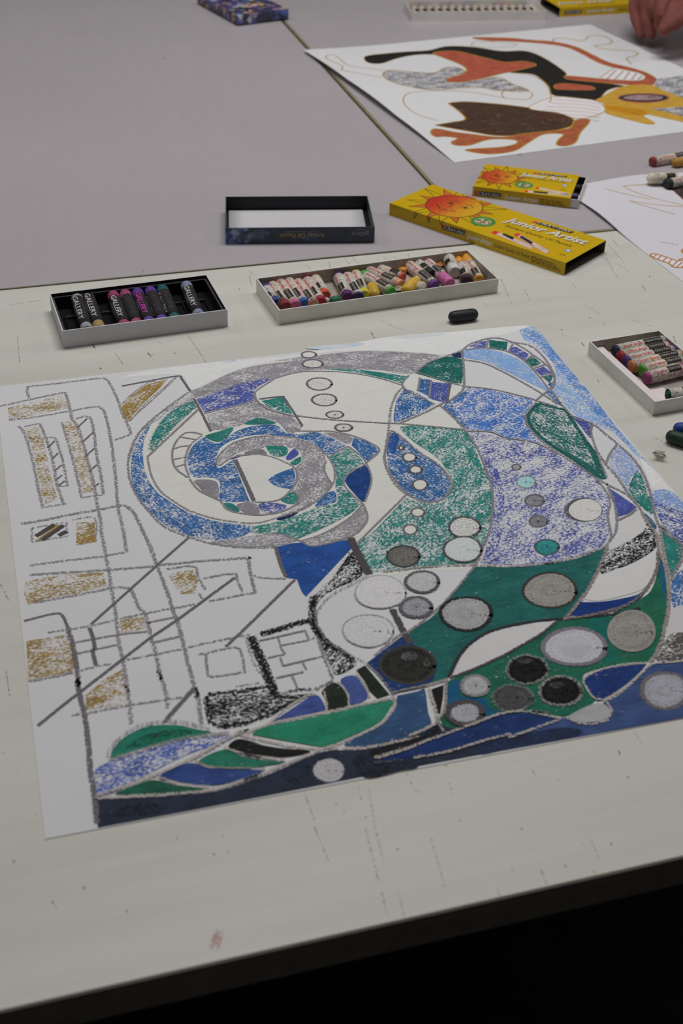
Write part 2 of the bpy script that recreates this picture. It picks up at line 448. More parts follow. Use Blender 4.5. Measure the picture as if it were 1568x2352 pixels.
def make_table(name, ox, oy, rz, length, depth, mat, edge, label, top_th=0.022, lip=0.0015):
    """origin = back-left corner of the top; x runs along the length, -y towards the viewer"""
    t = empty(name, (ox, oy, FLOOR_Z), math.radians(rz))
    zt = -FLOOR_Z
    box_obj('table_top', lip, length - lip, -depth + lip, -lip, zt - 0.004, zt, mat, t)
    bm = bmesh.new()
    add_box(bm, 0, length, -depth, 0, zt - top_th, zt - 0.004)
    bmesh.ops.bevel(bm, geom=bm.edges[:], offset=0.0008, segments=1, affect='EDGES')
    # thin lip up to the surface
    for (x0, x1, y0, y1) in ((0, length, -depth, -depth + lip), (0, length, -lip, 0), (0, lip, -depth + lip, -lip), (length - lip, length, -depth + lip, -lip)):
        add_box(bm, x0, x1, y0, y1, zt - 0.0045, zt - 0.0002)
    bm_obj('edge_band', bm, edge, t)
    for x0, x1, y0, y1 in ((0.08, length - 0.08, -depth + 0.10, -depth + 0.12), (0.08, length - 0.08, -0.12, -0.10)):
        box_obj('frame_rail', x0, x1, y0, y1, zt - top_th - 0.05, zt - top_th, LEG_METAL, t)
    for x in (0.08, length - 0.08):
        for y in (-depth + 0.11, -0.11):
            bm = bmesh.new(); add_box(bm, x - 0.02, x + 0.02, y - 0.02, y + 0.02, 0.0, zt - top_th)
            bmesh.ops.bevel(bm, geom=[e for e in bm.edges if abs(e.verts[0].co.z - e.verts[1].co.z) > 0.1], offset=0.006, segments=2, affect='EDGES')
            bm_obj('leg', bm, LEG_METAL, t)
    return tag(t, label, 'table')
# front table: back edge runs from pixel (0,665) to (1409,530), front edge 0.70 m nearer
b0, b1 = P(0, 666), P(1409, 529.5)
dirb = (b1 - b0).normalized(); ROT_F = math.degrees(math.atan2(dirb.y, dirb.x))
f0, f1 = P(0, 2322), P(1568, 1975)
nrm = Vector((-dirb.y, dirb.x, 0)); DEPTH_F = ((b0 - (f0 + f1) / 2).dot(nrm))
org = b0 - dirb * 0.42
front_table = make_table('front_table', org.x, org.y, ROT_F, 1.55, DEPTH_F, CREAM, EDGE_DARK, 'cream wood-grain laminate table with a dark edge, nearest the viewer')
# rear tables, end on, with a narrow joint between them
g0, g1 = P(650, 43), P(982, 420)
ROT_G = ROT_F + 0.05; dirg = Vector((-math.sin(math.radians(ROT_G)), math.cos(math.radians(ROT_G)), 0))
l0 = P(0, 664.6); l1 = P(960, 571.2)
def line_hit(p, d, q, e):
    den = d.x * e.y - d.y * e.x; t = ((q.x - p.x) * e.y - (q.y - p.y) * e.x) / den; return p + d * t
xd = Vector((math.cos(math.radians(ROT_G)), math.sin(math.radians(ROT_G)), 0))
corner_l = line_hit(g1, dirg, l0, (l1 - l0).normalized())
LT_W, LT_D = 0.90, 1.60
o_ = corner_l - xd * LT_W + dirg * LT_D
make_table('rear_table', o_.x, o_.y, ROT_G, LT_W, LT_D, GREY, EDGE_OLIVE, 'pale grey laminate table holding the upturned dark lid, left of the joint', lip=0.0012)
h1 = P(987.5, 420); ROT_H = ROT_F
dh = Vector((-math.sin(math.radians(ROT_H)), math.cos(math.radians(ROT_H)), 0))
corner_r = line_hit(h1, dh, b0, dirb) + dh * 0.0016
o_ = corner_r + dh * 1.60
make_table('rear_table', o_.x, o_.y, ROT_H, 0.72, 1.60, GREY, EDGE_OLIVE, 'grey laminate table right of the joint, under the orange and black drawing', lip=0.0036)

# scratches and specks on the front table, traced and strewn
scr = Drawing(0.0); scr.setgrid(-0.75, 0.2, 0.9, 1.5)
SC = (70, 68, 64)
def scratch(*a, w=0.7, c=SC, cov=0.62):
    scr.stroke(c, [(a[i], a[i + 1]) for i in range(0, len(a), 2)], w, cov)
for a in ((573, 632, 577, 657), (590, 640, 602, 655), (703, 609, 719, 624), (754, 600, 760, 620), (790, 592, 803, 607), (806, 588, 830, 612), (571, 622, 590, 634),
          (905, 590, 925, 606), (935, 583, 947, 600), (880, 590, 892, 600), (1010, 566, 1026, 585), (1170, 560, 1182, 572), (20, 700, 95, 690), (430, 768, 480, 842), (265, 812, 283, 838),
          (873, 737, 930, 760), (995, 696, 1008, 702), (1150, 640, 1175, 700), (1204, 665, 1216, 690), (1380, 585, 1420, 640), (1395, 560, 1433, 604), (1408, 600, 1447, 627), (1390, 590, 1409, 618),
          (1404, 545, 1420, 568), (860, 705, 935, 715), (1110, 697, 1120, 705), (838, 1900, 890, 2104), (862, 1905, 884, 1990), (990, 1925, 1022, 2040), (915, 2050, 930, 2112), (1140, 2040, 1152, 2066),
          (1242, 1998, 1258, 2038), (1355, 1925, 1374, 1970), (1362, 2000, 1374, 2016), (698, 1820, 728, 1900), (822, 1803, 830, 1840), (846, 1806, 862, 1905), (933, 1775, 955, 1820), (720, 1895, 755, 1980), (1455, 1680, 1473, 1706), (1030, 1795, 1040, 1830),
          (370, 787, 368, 792), (40, 770, 45, 835), (330, 620, 320, 634), (0, 1340, 20, 1380), (14, 1540, 22, 1600), (1500, 1005, 1520, 1012), (1340, 700, 1380, 722), (1450, 735, 1500, 750), (1370, 870, 1376, 880)):
    scratch(*a, w=0.7, cov=0.50 if a[1] < 1600 else 0.44, c=SC if a[1] < 1600 else (96, 94, 90))
rs = random.Random(23)
for k in range(110):
    x, y = rs.uniform(0, 1568), rs.uniform(560, 900) if k < 75 else rs.uniform(1700, 2150)
    if y < 690 - 0.1 * x + 8 or y > 2292 - 0.2213 * x: continue
    q = rs.choice([(3, 4), (2, 1), (6, 9), (4, 2), (10, 16)])
    scratch(x, y, x + q[0] * rs.uniform(.5, 1.2), y + q[1] * rs.uniform(.4, 1.2), w=rs.choice([0.6, 0.8, 1.3]), cov=rs.uniform(.45, .75), c=rs.choice([SC, (50, 50, 52), (95, 92, 84)]))
for x, y, w, c in ((367, 787, 1.6, (45, 45, 45)), (1282, 1790, 1.8, (40, 45, 80)), (790, 1864, 1.6, (70, 70, 70)), (1176, 1995, 2.2, (110, 85, 90)), (1056, 1885, 1.6, (110, 110, 105)), (498, 2155, 11, (170, 135, 135)), (1404, 1938, 2.2, (60, 70, 65)), (408, 1925, 2.4, (110, 110, 118)), (1510, 870, 1.2, (80, 80, 80)), (280, 2150, 3, (140, 138, 132))):
    scratch(x - w, y, x + w, y + w * .3, w=w, c=c, cov=0.55)
for o in scr.build(None, 'scratch_fill', 'scratch_marks', dz=1e-5):
    o.location.z = 0.00003; attach(o, front_table); tag(o, kind='stuff')

# ---------------------------------------------------------------- the big blue and green drawing
A, B, C, D = reg(0, 840), reg(0, 1220), reg(40, 1560), reg(340, 1220)
E_, F_, G, H = reg(280, 820), reg(580, 760), reg(880, 740), reg(580, 1080)
I, J, K, R_, M_ = reg(880, 1060), reg(1168, 740), reg(1168, 1080), reg(1168, 1380), reg(860, 1380)
N_, O_ = reg(560, 1420), reg(200, 1540)
X = reg(0, 0, 1.0)
Z_SHEET = 0.0005
def _pl(px, py): return P(px, py, Z_SHEET)
def _isec(a, b, c, d): return line_hit(a, (b - a).normalized(), c, (d - c).normalized())
sTL = _isec(_pl(0, 887), _pl(1221, 748), _pl(0, 993), _pl(103, 1927)); sBL = _pl(103, 1927)
sTR = _pl(1221, 748); sBR = _isec(_pl(103, 1927), _pl(1568, 1650), _pl(1270, 812), _pl(1568, 1156))
sheet = empty('pastel_drawing', ((sTL.x + sBR.x) / 2, (sTL.y + sBR.y) / 2, 0))
attach(sheet_mesh('paper', (sTL, sTR, sBR, sBL), Z_SHEET, None, sheet, 1, 1), sheet)
tag(sheet, 'large square pastel drawing of blue and green swirls and pebbles on the cream table', 'drawing')
d = Drawing(Z_SHEET + 2e-5); xs = [p.x for p in (sTL, sTR, sBR, sBL)]; ys = [p.y for p in (sTL, sTR, sBR, sBL)]
d.setgrid(min(xs), min(ys), max(xs), max(ys)); d.wscale = 1.22
GR = (124, 120, 125); GD = (94, 90, 96); GO = (134, 110, 56); BLU = (44, 88, 140); LB = (114, 148, 192); VI = (68, 78, 142)
TE = (34, 110, 104); DT = (24, 90, 86); CO = (28, 70, 144); NV = (20, 38, 92); BK = (24, 24, 26); WG = (160, 154, 150); WW = (190, 190, 185)
GY = (126, 123, 129)
f, s = d.fill, d.stroke
def g(pts, w=2.3, cov=0.60, col=GR, **k): s(col, pts, w, cov, **k)
def t(pts, w=1.2, cov=0.80, col=GR, **k): s(col, pts, w, cov, **k)
def w_(pts, w=2.6, cov=0.66, col=WG, **k): s(col, pts, w * 0.72, cov, **k)
# warm white pastel over the background of the creature
f(WW, E_(600, 320, 400, 460, 200, 630, 100, 800, 60, 950, 90, 1150, 200, 1350, 400, 1530) + D(450, 85, 800, 140, 1140, 145) + H(880, 600, 940, 660, 1050, 940, 1600, 900) + I(830, 940, 960, 600, 980, 300, 930, 100) + G(800, 1000, 740, 600, 720, 300, 520, 300, 200, 265) + F_(1140, 180, 600, 215, 0, 320), 0.9, 20)
f((196, 197, 197), E_(0, 180, 400, 100, 900, 40, 1568, -20) + G(0, 140, 700, 80, 1300, 30, 1100, 110, 900, 140, 700, 240, 520, 290, 0, 255) + F_(600, 200, 0, 310) + E_(900, 170, 620, 290, 520, 160), 0.85, 15)
f((150, 175, 205), F_(480, 150, 900, 110, 1000, 125, 700, 170), 0.34, 10); f((165, 185, 210), G(100, 130, 520, 100, 500, 118, 200, 150), 0.33, 8); f((140, 165, 200), E_(900, 50, 1030, 20, 1000, 45), 0.5, 15)
# sky corner on the right
f(LB, J(90, 70, 90, 70, 200, 40, 230, 40, 300, 110, 420, 270, 560, 440, 700, 600, 850, 790, 1000, 980, 1150, 1150, 1300, 1320, 1300, 1320, 1200, 1250, 1080, 1130, 960, 1010, 800, 930, 700, 880, 590, 830, 470, 700, 400, 610, 430, 500, 400, 380, 300, 260, 160, 180), 0.60, -50)
f((80, 120, 178), J(130, 80, 250, 75, 330, 160, 430, 285, 560, 440, 700, 600, 850, 790, 1000, 985, 1080, 1090, 1040, 1080, 900, 950, 780, 820, 640, 660, 520, 500, 430, 400, 330, 290, 230, 200), 0.62, -50)
f((205, 210, 212), J(1180, 1220, 1300, 1325, 1420, 1460, 1500, 1550, 1400, 1540, 1300, 1500, 1250, 1400), 0.7, -50)
f((106, 134, 184), K(1280, 200, 1440, 180, 1568, 290, 1600, 420, 1450, 360, 1330, 330), 0.58, -40)
f((62, 74, 138), K(1310, 290, 1420, 320, 1600, 420, 1600, 760, 1490, 600, 1390, 500, 1340, 400), 0.56, -40)
# grey bands
f(GY, E_(600, 322, 760, 250, 960, 150, 1200, 80, 1568, 30) + F_(200, 272, 430, 237, 600, 217, 830, 192, 1140, 182, 1568, 202) + G(200, 268, 420, 285, 530, 305, 530, 305, 400, 370, 300, 445, 230, 470, 0, 440) + F_(1390, 385, 1100, 352, 640, 347, 400, 372, 200, 422) + E_(1370, 190, 1100, 232, 900, 302, 660, 372, 600, 395, 600, 395), 0.66, 8)
f(GY, E_(600, 325, 400, 462, 200, 632, 100, 770, 62, 900, 80, 900, 130, 780, 260, 610, 330, 570, 420, 490, 640, 390), 0.5, 40)
f(GY, E_(760, 520, 760, 520, 1000, 460, 1210, 410, 1300, 440, 1400, 490) + F_(330, 760, 440, 860, 390, 910) + E_(1500, 690, 1400, 590, 1240, 552, 1100, 602, 1000, 640, 800, 662, 800, 662), 0.60, 0)
# ring
ring_in = E_(1190, 1520, 1100, 1510, 850, 1480, 600, 1400, 430, 1300, 300, 1200, 215, 1050, 190, 900, 200, 760, 265, 600)
f(BLU, E_(265, 600, 180, 690, 110, 820, 80, 960, 90, 1120, 150, 1280, 260, 1400, 420, 1530) + D(400, 50, 560, 82, 700, 85, 830, 55, 930, 0) + ring_in, 0.60, -48)
f(TE, E_(265, 850, 265, 850, 250, 800, 300, 670, 400, 530, 520, 450, 640, 400, 640, 400, 665, 450, 665, 450, 530, 570, 400, 700), 0.66, 40, edge=0.4)
f(VI, E_(670, 380, 670, 380, 900, 300, 1100, 230, 1370, 190, 1370, 190, 1200, 290, 1190, 395, 1190, 395, 740, 500, 740, 500), 0.66, 12)
f(TE, F_(80, 630, 80, 630, 270, 595, 270, 595, 360, 750, 360, 750, 180, 710), 0.72, -40)
f(TE, E_(750, 710, 870, 670, 1000, 635, 960, 710, 880, 765, 800, 750), 0.90, 20)
f(TE, E_(1100, 605, 1180, 560, 1260, 550, 1390, 595, 1250, 610), 0.90, 0)
f(BLU, E_(740, 725, 800, 760, 870, 778, 940, 730, 1050, 660, 1200, 620, 1380, 612, 1470, 680) + F_(330, 925, 420, 932, 560, 912, 700, 960, 840, 1033, 840, 1033, 690, 1118, 560, 1020, 430, 970, 300, 955) + E_(1300, 700, 1150, 708, 1000, 748, 900, 805, 860, 870, 845, 960, 880, 1000, 1000, 925, 1000, 925, 1080, 1130, 1150, 1300, 1150, 1300, 900, 1300, 880, 1200, 880, 1130, 820, 1090, 650, 1080, 600, 1000, 590, 900, 640, 800), 0.64, 30)
f(GY, E_(850, 960, 880, 880, 1000, 780, 1200, 720, 1400, 712, 1568, 745) + F_(430, 985, 560, 1040, 650, 1130, 645, 1250, 680, 1330, 715, 1380, 640, 1480) + H(600, 260, 480, 350, 330, 395, 250, 400, 330, 370, 400, 300, 410, 230, 360, 190, 400, 80) + F_(385, 1240, 440, 1170, 430, 1090, 370, 1060, 240, 1040, 110, 1040) + E_(1270, 820, 1100, 845, 1000, 890, 900, 945, 880, 975), 0.64, 60)
f(VI, E_(980, 910, 1050, 880, 1090, 885, 1000, 922), 0.95, 20); f((110, 108, 114), E_(1100, 862, 1200, 830, 1270, 835, 1300, 880, 1150, 890), 0.95, 0)
f(TE, E_(1290, 800, 1290, 800, 1480, 810, 1470, 890, 1350, 885), 0.72, 10); f(VI, F_(300, 1140, 370, 1065, 415, 1110, 330, 1165), 0.8, 40); f(TE, F_(340, 1185, 430, 1135, 430, 1180, 380, 1210), 0.85, 30)
f(WW, E_(1010, 925, 1010, 925, 1200, 880, 1350, 905, 1500, 960) + F_(375, 1240, 395, 1330, 345, 1440) + E_(1400, 1290, 1200, 1305, 1200, 1305), 0.9, 20)
f(BLU, E_(1310, 1115, 1310, 1115, 1380, 1060, 1540, 1000, 1540, 1000, 1560, 1090, 1530, 1195, 1530, 1195, 1400, 1170), 0.70, 20)
f(TE, F_(250, 1520, 350, 1455, 410, 1500, 390, 1550, 330, 1560), 0.82, 20); f(VI, E_(1230, 1330, 1330, 1310, 1480, 1340, 1420, 1400, 1330, 1410, 1260, 1390), 0.62, 20)
f((118, 116, 122), E_(1030, 1335, 1190, 1310, 1240, 1420, 1120, 1410), 0.8, 70); f(TE, E_(915, 1320, 1000, 1325, 1060, 1390, 980, 1380), 0.92, 0)
f((120, 118, 124), E_(650, 1110, 820, 1110, 870, 1170, 860, 1280, 760, 1240, 690, 1170), 0.85, 50); f(NV, H(215, 440, 300, 400, 410, 380, 350, 420, 260, 450), 0.95, 15)
f(GY, F_(640, 920, 780, 925, 900, 960, 860, 1020, 760, 980), 0.7, -20); f(BLU, F_(910, 960, 910, 960, 1050, 1010, 1130, 1080, 1100, 1125, 1030, 1170, 1030, 1170, 890, 1030, 890, 1030), 0.74, -35)
f(TE, F_(700, 1130, 840, 1062, 900, 1080, 1000, 1190, 960, 1210, 850, 1290, 810, 1370, 850, 1430, 960, 1560) + H(960, 310, 880, 390, 640, 520, 430, 610, 380, 640, 300, 590, 180, 570, 0, 565, 0, 515, 200, 470, 420, 400, 600, 330, 760, 295, 745, 150, 760, 90) + F_(745, 1380, 755, 1300, 720, 1190), 0.60, 30)
f((22, 58, 122), F_(835, 1360, 860, 1300, 1010, 1205, 1010, 1205, 1050, 1270, 1060, 1360, 1020, 1500, 990, 1540, 900, 1450), 1.0, 60); f(BLU, H(560, 320, 640, 230, 730, 190, 755, 250, 740, 290, 620, 320), 0.72, 40)
f(GY, D(560, 100, 830, 60) + H(0, 590, 180, 575, 300, 600, 380, 645, 200, 682, 0, 690) + D(1000, 140, 800, 140, 650, 120), 0.62, 10)
f(GY, H(440, 640, 640, 580, 860, 450, 1000, 330, 1030, 400, 1010, 490, 880, 590, 700, 650, 560, 682), 0.66, 30)
f(TE, F_(660, 345, 900, 345, 1160, 375, 1400, 410, 1400, 410, 1340, 475, 1340, 475, 1150, 420, 900, 370), 0.74, -8)
# head of the creature
f(DT, G(300, 460, 300, 460, 400, 370, 600, 310, 715, 340, 715, 340, 722, 440, 700, 552, 700, 552, 540, 530), 0.84, 30, edge=0.4); f(NV, G(610, 300, 720, 262, 712, 322), 0.95, 20)
f(BLU, G(340, 508, 425, 520, 420, 672, 312, 622), 0.78, 70, smooth=False); f(VI, G(440, 540, 600, 550, 570, 732, 420, 690), 0.76, 70, smooth=False)
f(BLU, G(190, 600, 190, 600, 310, 640, 460, 740, 460, 740, 300, 830, 120, 900, 95, 850, 120, 700), 0.64, 75)
f(LB, G(740, 250, 930, 242, 1120, 290, 1280, 380, 1420, 540, 1490, 620, 1300, 540, 1100, 440, 900, 350, 740, 320), 0.72, -20)
for c, q in ((VI, (770, 220, 850, 180, 930, 168, 920, 225, 850, 232)), (DT, (950, 160, 1120, 178, 1110, 252, 955, 232)), (VI, (1150, 220, 1200, 225, 1310, 290, 1270, 345, 1140, 270)), (DT, (1280, 350, 1350, 310, 1420, 372, 1330, 412)), (VI, (1360, 430, 1440, 400, 1520, 460, 1420, 482)), (DT, (1430, 492, 1530, 480, 1500, 555)), (CO, (1480, 560, 1525, 540, 1510, 592))):
    f(c, G(*q), 0.75, 20, smooth=False)
f((56, 98, 168), G(540, 760, 540, 760, 720, 640, 740, 590, 740, 590, 900, 600, 1200, 670, 1350, 712, 1280, 830, 1290, 930, 1360, 1030, 1430, 1112, 1290, 1062, 1100, 1042, 960, 990, 760, 970, 760, 970), 0.56, 40)
f(BLU, G(540, 762, 640, 690, 740, 620, 770, 640, 700, 700, 620, 770, 740, 920, 770, 970, 720, 940, 610, 840), 0.7, 40)
f(TE, G(150, 942, 150, 942, 300, 932, 700, 972, 765, 1010, 850, 1200, 925, 1400) + I(945, 130, 980, 330, 955, 600, 890, 800, 830, 922, 830, 922, 600, 930, 300, 960, 0, 990) + H(1060, 920, 1060, 920, 1000, 820, 950, 670, 1100, 540, 1380, 245, 1380, 245) + I(300, 362, 450, 382, 560, 322, 620, 222, 600, 130, 520, 0) + G(560, 1292, 430, 1182, 280, 1082, 170, 982), 0.58, 55)
f(TE, G(660, 990, 765, 1010, 850, 1200, 925, 1400) + I(945, 130, 900, 60) + G(840, 1330, 760, 1180), 0.62, -60)
f(BLU, G(90, 992, 190, 1062, 330, 1182, 500, 1292, 590, 1422) + I(590, 280, 500, 350, 380, 360, 250, 310, 150, 220, 60, 100) + G(40, 1250, 30, 1100), 0.66, -45)
f((30, 72, 140), G(90, 1000, 140, 1040, 110, 1150, 70, 1180, 50, 1090), 0.9, 80)
f(VI, G(790, 992, 1100, 1052, 1400, 1112, 1568, 1200) + K(780, 72, 850, 150, 895, 250, 885, 400, 905, 500, 875, 640, 740, 740, 500, 800, 200, 850, 0, 852) + I(880, 912, 905, 830, 965, 640, 995, 400, 975, 200, 910, 0) + G(935, 1400, 855, 1150), 0.46, 35)
f(VI, I(905, 0, 990, 0, 1080, 250, 1080, 500, 1040, 750, 930, 880, 890, 900, 970, 640, 995, 400, 975, 200), 0.55, 75); f(VI, K(740, 560, 880, 500, 870, 640, 740, 730, 500, 770, 470, 700), 0.55, 30)
# big teal body
f(DT, I(830, 950, 830, 950, 1200, 952, 1568, 922) + K(300, 852, 600, 802, 880, 692, 880, 692, 830, 830, 750, 1000, 640, 1170, 500, 1340, 400, 1362, 400, 1362, 0, 1420) + M_(1050, 275, 850, 395, 740, 535, 672, 690, 480, 752, 480, 752, 540, 650, 550, 560, 500, 460, 330, 392, 310, 290) + I(440, 1400, 600, 1220, 700, 1100), 1.04, 25)
f((22, 92, 70), M_(672, 722, 900, 622, 1200, 482) + R_(0, 470, 150, 390, 300, 300, 430, 195, 430, 195, 500, 170, 900, 130) + K(950, 1280, 1050, 1232, 1200, 1152, 1280, 1082, 1335, 930, 1350, 760, 1350, 760, 1400, 900, 1428, 1150, 1420, 1300) + R_(1400, 250, 1350, 430, 1240, 560, 1240, 560, 1000, 580, 700, 650, 680, 740, 780, 900, 470, 1052, 150, 1000) + M_(1400, 1012, 1000, 1072, 650, 1190, 650, 1190, 590, 1060, 640, 1000, 655, 780), 1.0, 30)
f((24, 74, 112), M_(672, 745, 780, 720, 780, 860, 1000, 880, 1020, 960, 1140, 1012, 1000, 1062, 900, 930, 660, 940), 0.7, 30, base=(22, 88, 84)); f((26, 80, 120), K(1352, 770, 1385, 840, 1405, 1000, 1410, 1200, 1370, 1000), 0.7, 80, base=(22, 92, 70))
f((20, 88, 84), R_(700, 160, 900, 140, 890, 260, 900, 400, 980, 500, 860, 560, 830, 420, 780, 300), 0.7, 30, base=(22, 92, 70))
f((18, 48, 118), K(550, 1310, 550, 1310, 640, 1190, 640, 1190, 850, 1185, 1100, 1140, 1215, 1100, 1180, 1160, 1050, 1230, 900, 1280, 700, 1310), 1.0, 12)
f((182, 182, 182), M_(672, 690, 740, 545, 850, 405, 1050, 285, 1400, 205, 1568, 190) + R_(420, 190, 300, 290, 150, 380, 0, 460) + M_(900, 612), 1.1, 25)
f((184, 184, 184), K(890, 720, 980, 600, 970, 470, 1100, 410, 1150, 370, 1200, 400, 1240, 480, 1180, 580, 1000, 680), 1.1, 30); f(BK, K(830, 930, 870, 760, 1000, 690, 1200, 560, 1250, 480, 1310, 580, 1320, 700, 1200, 780, 1000, 870), 0.56, 35)
f(BK, K(980, 880, 1100, 790, 1290, 700, 1250, 760, 1080, 850), 0.7, 30)
f((186, 186, 186), K(670, 1160, 670, 1160, 740, 1020, 830, 960, 1000, 920, 1200, 800, 1340, 740, 1320, 900, 1220, 1060, 1000, 1140, 800, 1180), 1.1, 25); f(VI, K(900, 160, 900, 160, 960, 200, 1150, 330, 1150, 330, 1100, 380, 980, 420, 980, 420, 955, 330), 0.85, 60)
f(DT, J(270, 732, 270, 732, 400, 770, 510, 800, 600, 930, 700, 1080, 780, 1200, 860, 1410, 860, 1410, 740, 1370, 600, 1250, 400, 1120, 250, 1000, 170, 880, 200, 800), 0.60, -50, edge=0.75)
f(DT, J(700, 1100, 780, 1210, 855, 1400, 740, 1360, 600, 1245, 420, 1120, 600, 1210, 740, 1290, 780, 1300), 0.9, -40)
f(VI, J(560, 840, 740, 910, 750, 970, 730, 1040, 640, 930), 0.72, -50); f((118, 140, 184), J(930, 1180, 990, 1120, 1100, 1220, 1170, 1330, 1100, 1400, 1080, 1520, 1000, 1420, 910, 1280), 0.55, -50)
f(TE, J(1090, 1460, 1150, 1350, 1200, 1400, 1250, 1568) + K(1270, 250, 1300, 390, 1200, 330, 1110, 230, 1090, 130), 0.70, -60, edge=0.35); f(BLU, J(340, 640, 370, 620, 480, 740, 450, 742), 0.7, -50)
f((30, 84, 130), K(1215, 385, 1300, 460, 1330, 520, 1290, 520), 0.95, -50)
f(TE, K(1370, 510, 1370, 510, 1440, 580, 1560, 690, 1550, 800, 1470, 950, 1420, 780), 0.82, -60, edge=0.35); f(BLU, K(1470, 1000, 1600, 900, 1600, 1220, 1480, 1232), 0.64, 60)
f((176, 174, 178), K(1430, 1290, 1600, 1230, 1600, 1500, 1400, 1500), 1.1, 20); f((72, 70, 68), R_(1320, 530, 1400, 330, 1600, 305, 1600, 545), 0.62, 20)
# bottom bands
f((36, 44, 62), O_(60, 1165, 60, 1165, 400, 1152, 900, 1122, 1200, 1082, 1568, 962) + N_(400, 1332, 720, 1202, 1000, 1192, 1300, 1152) + M_(0, 1312, 400, 1202, 560, 1102, 700, 1150, 1000, 1090) + X(1130, 1650, 1130, 1650, 1130, 1728.5, 1130, 1728.5, 860, 1779, 672, 1816, 440, 1861, 225, 1901.5, 225, 1901.5), 1.1, 10)
f((50, 70, 118), X(1125, 1680, 1125, 1680) + M_(1300, 1012) + R_(470, 1062, 900, 902, 1100, 762, 1280, 582, 1600, 555, 1600, 555) + X(1600, 1643, 1600, 1643, 1568, 1649, 1400, 1680, 1125, 1729.5, 1125, 1729.5), 1.1, 10)
f((32, 42, 66), X(1105, 1700, 1180, 1690, 1300, 1672, 1330, 1690, 1168, 1721, 1100, 1733), 0.8, 10, base=(50, 70, 118))
f((22, 22, 26), O_(300, 1230, 600, 1200, 700, 1260, 500, 1310, 250, 1320), 0.48, 8, base=(36, 44, 62)); f((24, 26, 30), N_(1050, 1230, 1300, 1180, 1568, 1330, 1400, 1380, 1100, 1440, 980, 1330), 0.48, 8, base=(36, 44, 62)); f((26, 26, 30), N_(330, 1400, 560, 1270, 600, 1340, 560, 1460, 430, 1490), 0.44, 8, base=(36, 44, 62))
f((24, 46, 100), M_(300, 1352, 560, 1242, 800, 1142, 1100, 1042, 1300, 1022, 1568, 1042) + R_(150, 1022, 440, 1066, 300, 1130, 100, 1190) + M_(1300, 1182, 900, 1292, 600, 1382, 200, 1432, 0, 1452), 1.06, 15)
f((26, 28, 34), M_(0, 1345, 300, 1270, 480, 1190, 560, 1130, 575, 1180, 480, 1230, 300, 1310, 0, 1400), 1.0, 12)
f((42, 72, 112), N_(1380, 702, 1380, 702, 1568, 662) + M_(450, 800, 480, 1000, 500, 1130, 300, 1232, 0, 1302) + N_(1200, 1160, 900, 1142, 1200, 982, 1345, 820), 1.02, 30)
f((24, 52, 104), N_(1112, 402, 1112, 402, 1250, 300, 1420, 166, 1420, 166) + M_(330, 392, 540, 520, 545, 650, 470, 762, 170, 838) + N_(1330, 682, 1230, 542), 1.02, 40)
f((30, 38, 31), N_(1010, 470, 1090, 430, 1310, 692, 1200, 727, 1120, 650, 1080, 560), 1.06, 50, smooth=False); f((30, 38, 31), N_(700, 660, 820, 580, 920, 680, 930, 792, 760, 832, 740, 740), 1.06, 50)
f((58, 78, 142), N_(870, 560, 980, 520, 1060, 590, 1110, 722, 960, 782, 930, 670), 1.02, 60); f((54, 72, 138), N_(245, 942, 245, 942, 450, 802, 640, 690, 720, 770, 735, 832, 735, 832), 1.02, 25)
f((30, 122, 92), N_(70, 1052, 70, 1052, 200, 982, 740, 872, 1330, 742, 1320, 802, 1200, 952, 860, 1112, 740, 1162, 400, 1112), 1.06, 12)
f((34, 108, 88), N_(300, 1010, 760, 920, 1100, 880, 900, 1030, 700, 1110, 450, 1080), 0.55, 12, base=(30, 122, 92))
f((26, 112, 90), O_(220, 792, 280, 650, 420, 552, 560, 502, 800, 492, 1000, 532, 1120, 562, 900, 612, 500, 702), 1.04, 15); f((26, 66, 54), O_(500, 590, 800, 530, 950, 560, 700, 620, 400, 700, 320, 720), 0.5, 12, base=(26, 112, 90))
f((64, 84, 152), O_(70, 910, 240, 812, 600, 702, 900, 622, 1270, 592, 1250, 642, 900, 762, 500, 962, 250, 1092, 80, 1132), 0.56, 22)
f((28, 108, 86), O_(1000, 822, 1240, 712, 1400, 782, 1568, 842, 1400, 882, 1200, 882), 1.02, 0); f(BK, O_(1270, 692, 1370, 622, 1568, 672) + N_(0, 1112, 300, 1172, 600, 1202, 400, 1252, 100, 1252) + O_(1500, 792, 1380, 752), 1.1, -8)
f((28, 108, 86), N_(-180, 1200, 0, 1252, 150, 1282, 370, 1302, 200, 1332, 0, 1362, -120, 1365), 1.0, 5)
f((42, 66, 128), O_(650, 962, 900, 842, 1100, 882, 1300, 892, 1568, 902) + N_(180, 1377, 0, 1452) + O_(1400, 992, 1100, 1042, 850, 1012), 1.04, 12); f((22, 84, 64), O_(260, 1120, 430, 1042, 600, 992, 800, 1042, 1050, 1072, 900, 1112, 600, 1122), 1.02, 5)
f((22, 48, 108), R_(680, 732, 760, 662, 900, 612, 1240, 572, 1240, 572, 1100, 722, 850, 892, 770, 882), 1.0, 35)
f(BK, M_(510, 802, 620, 762, 615, 870, 590, 1022, 560, 1012, 520, 900), 1.1, 70, smooth=False)
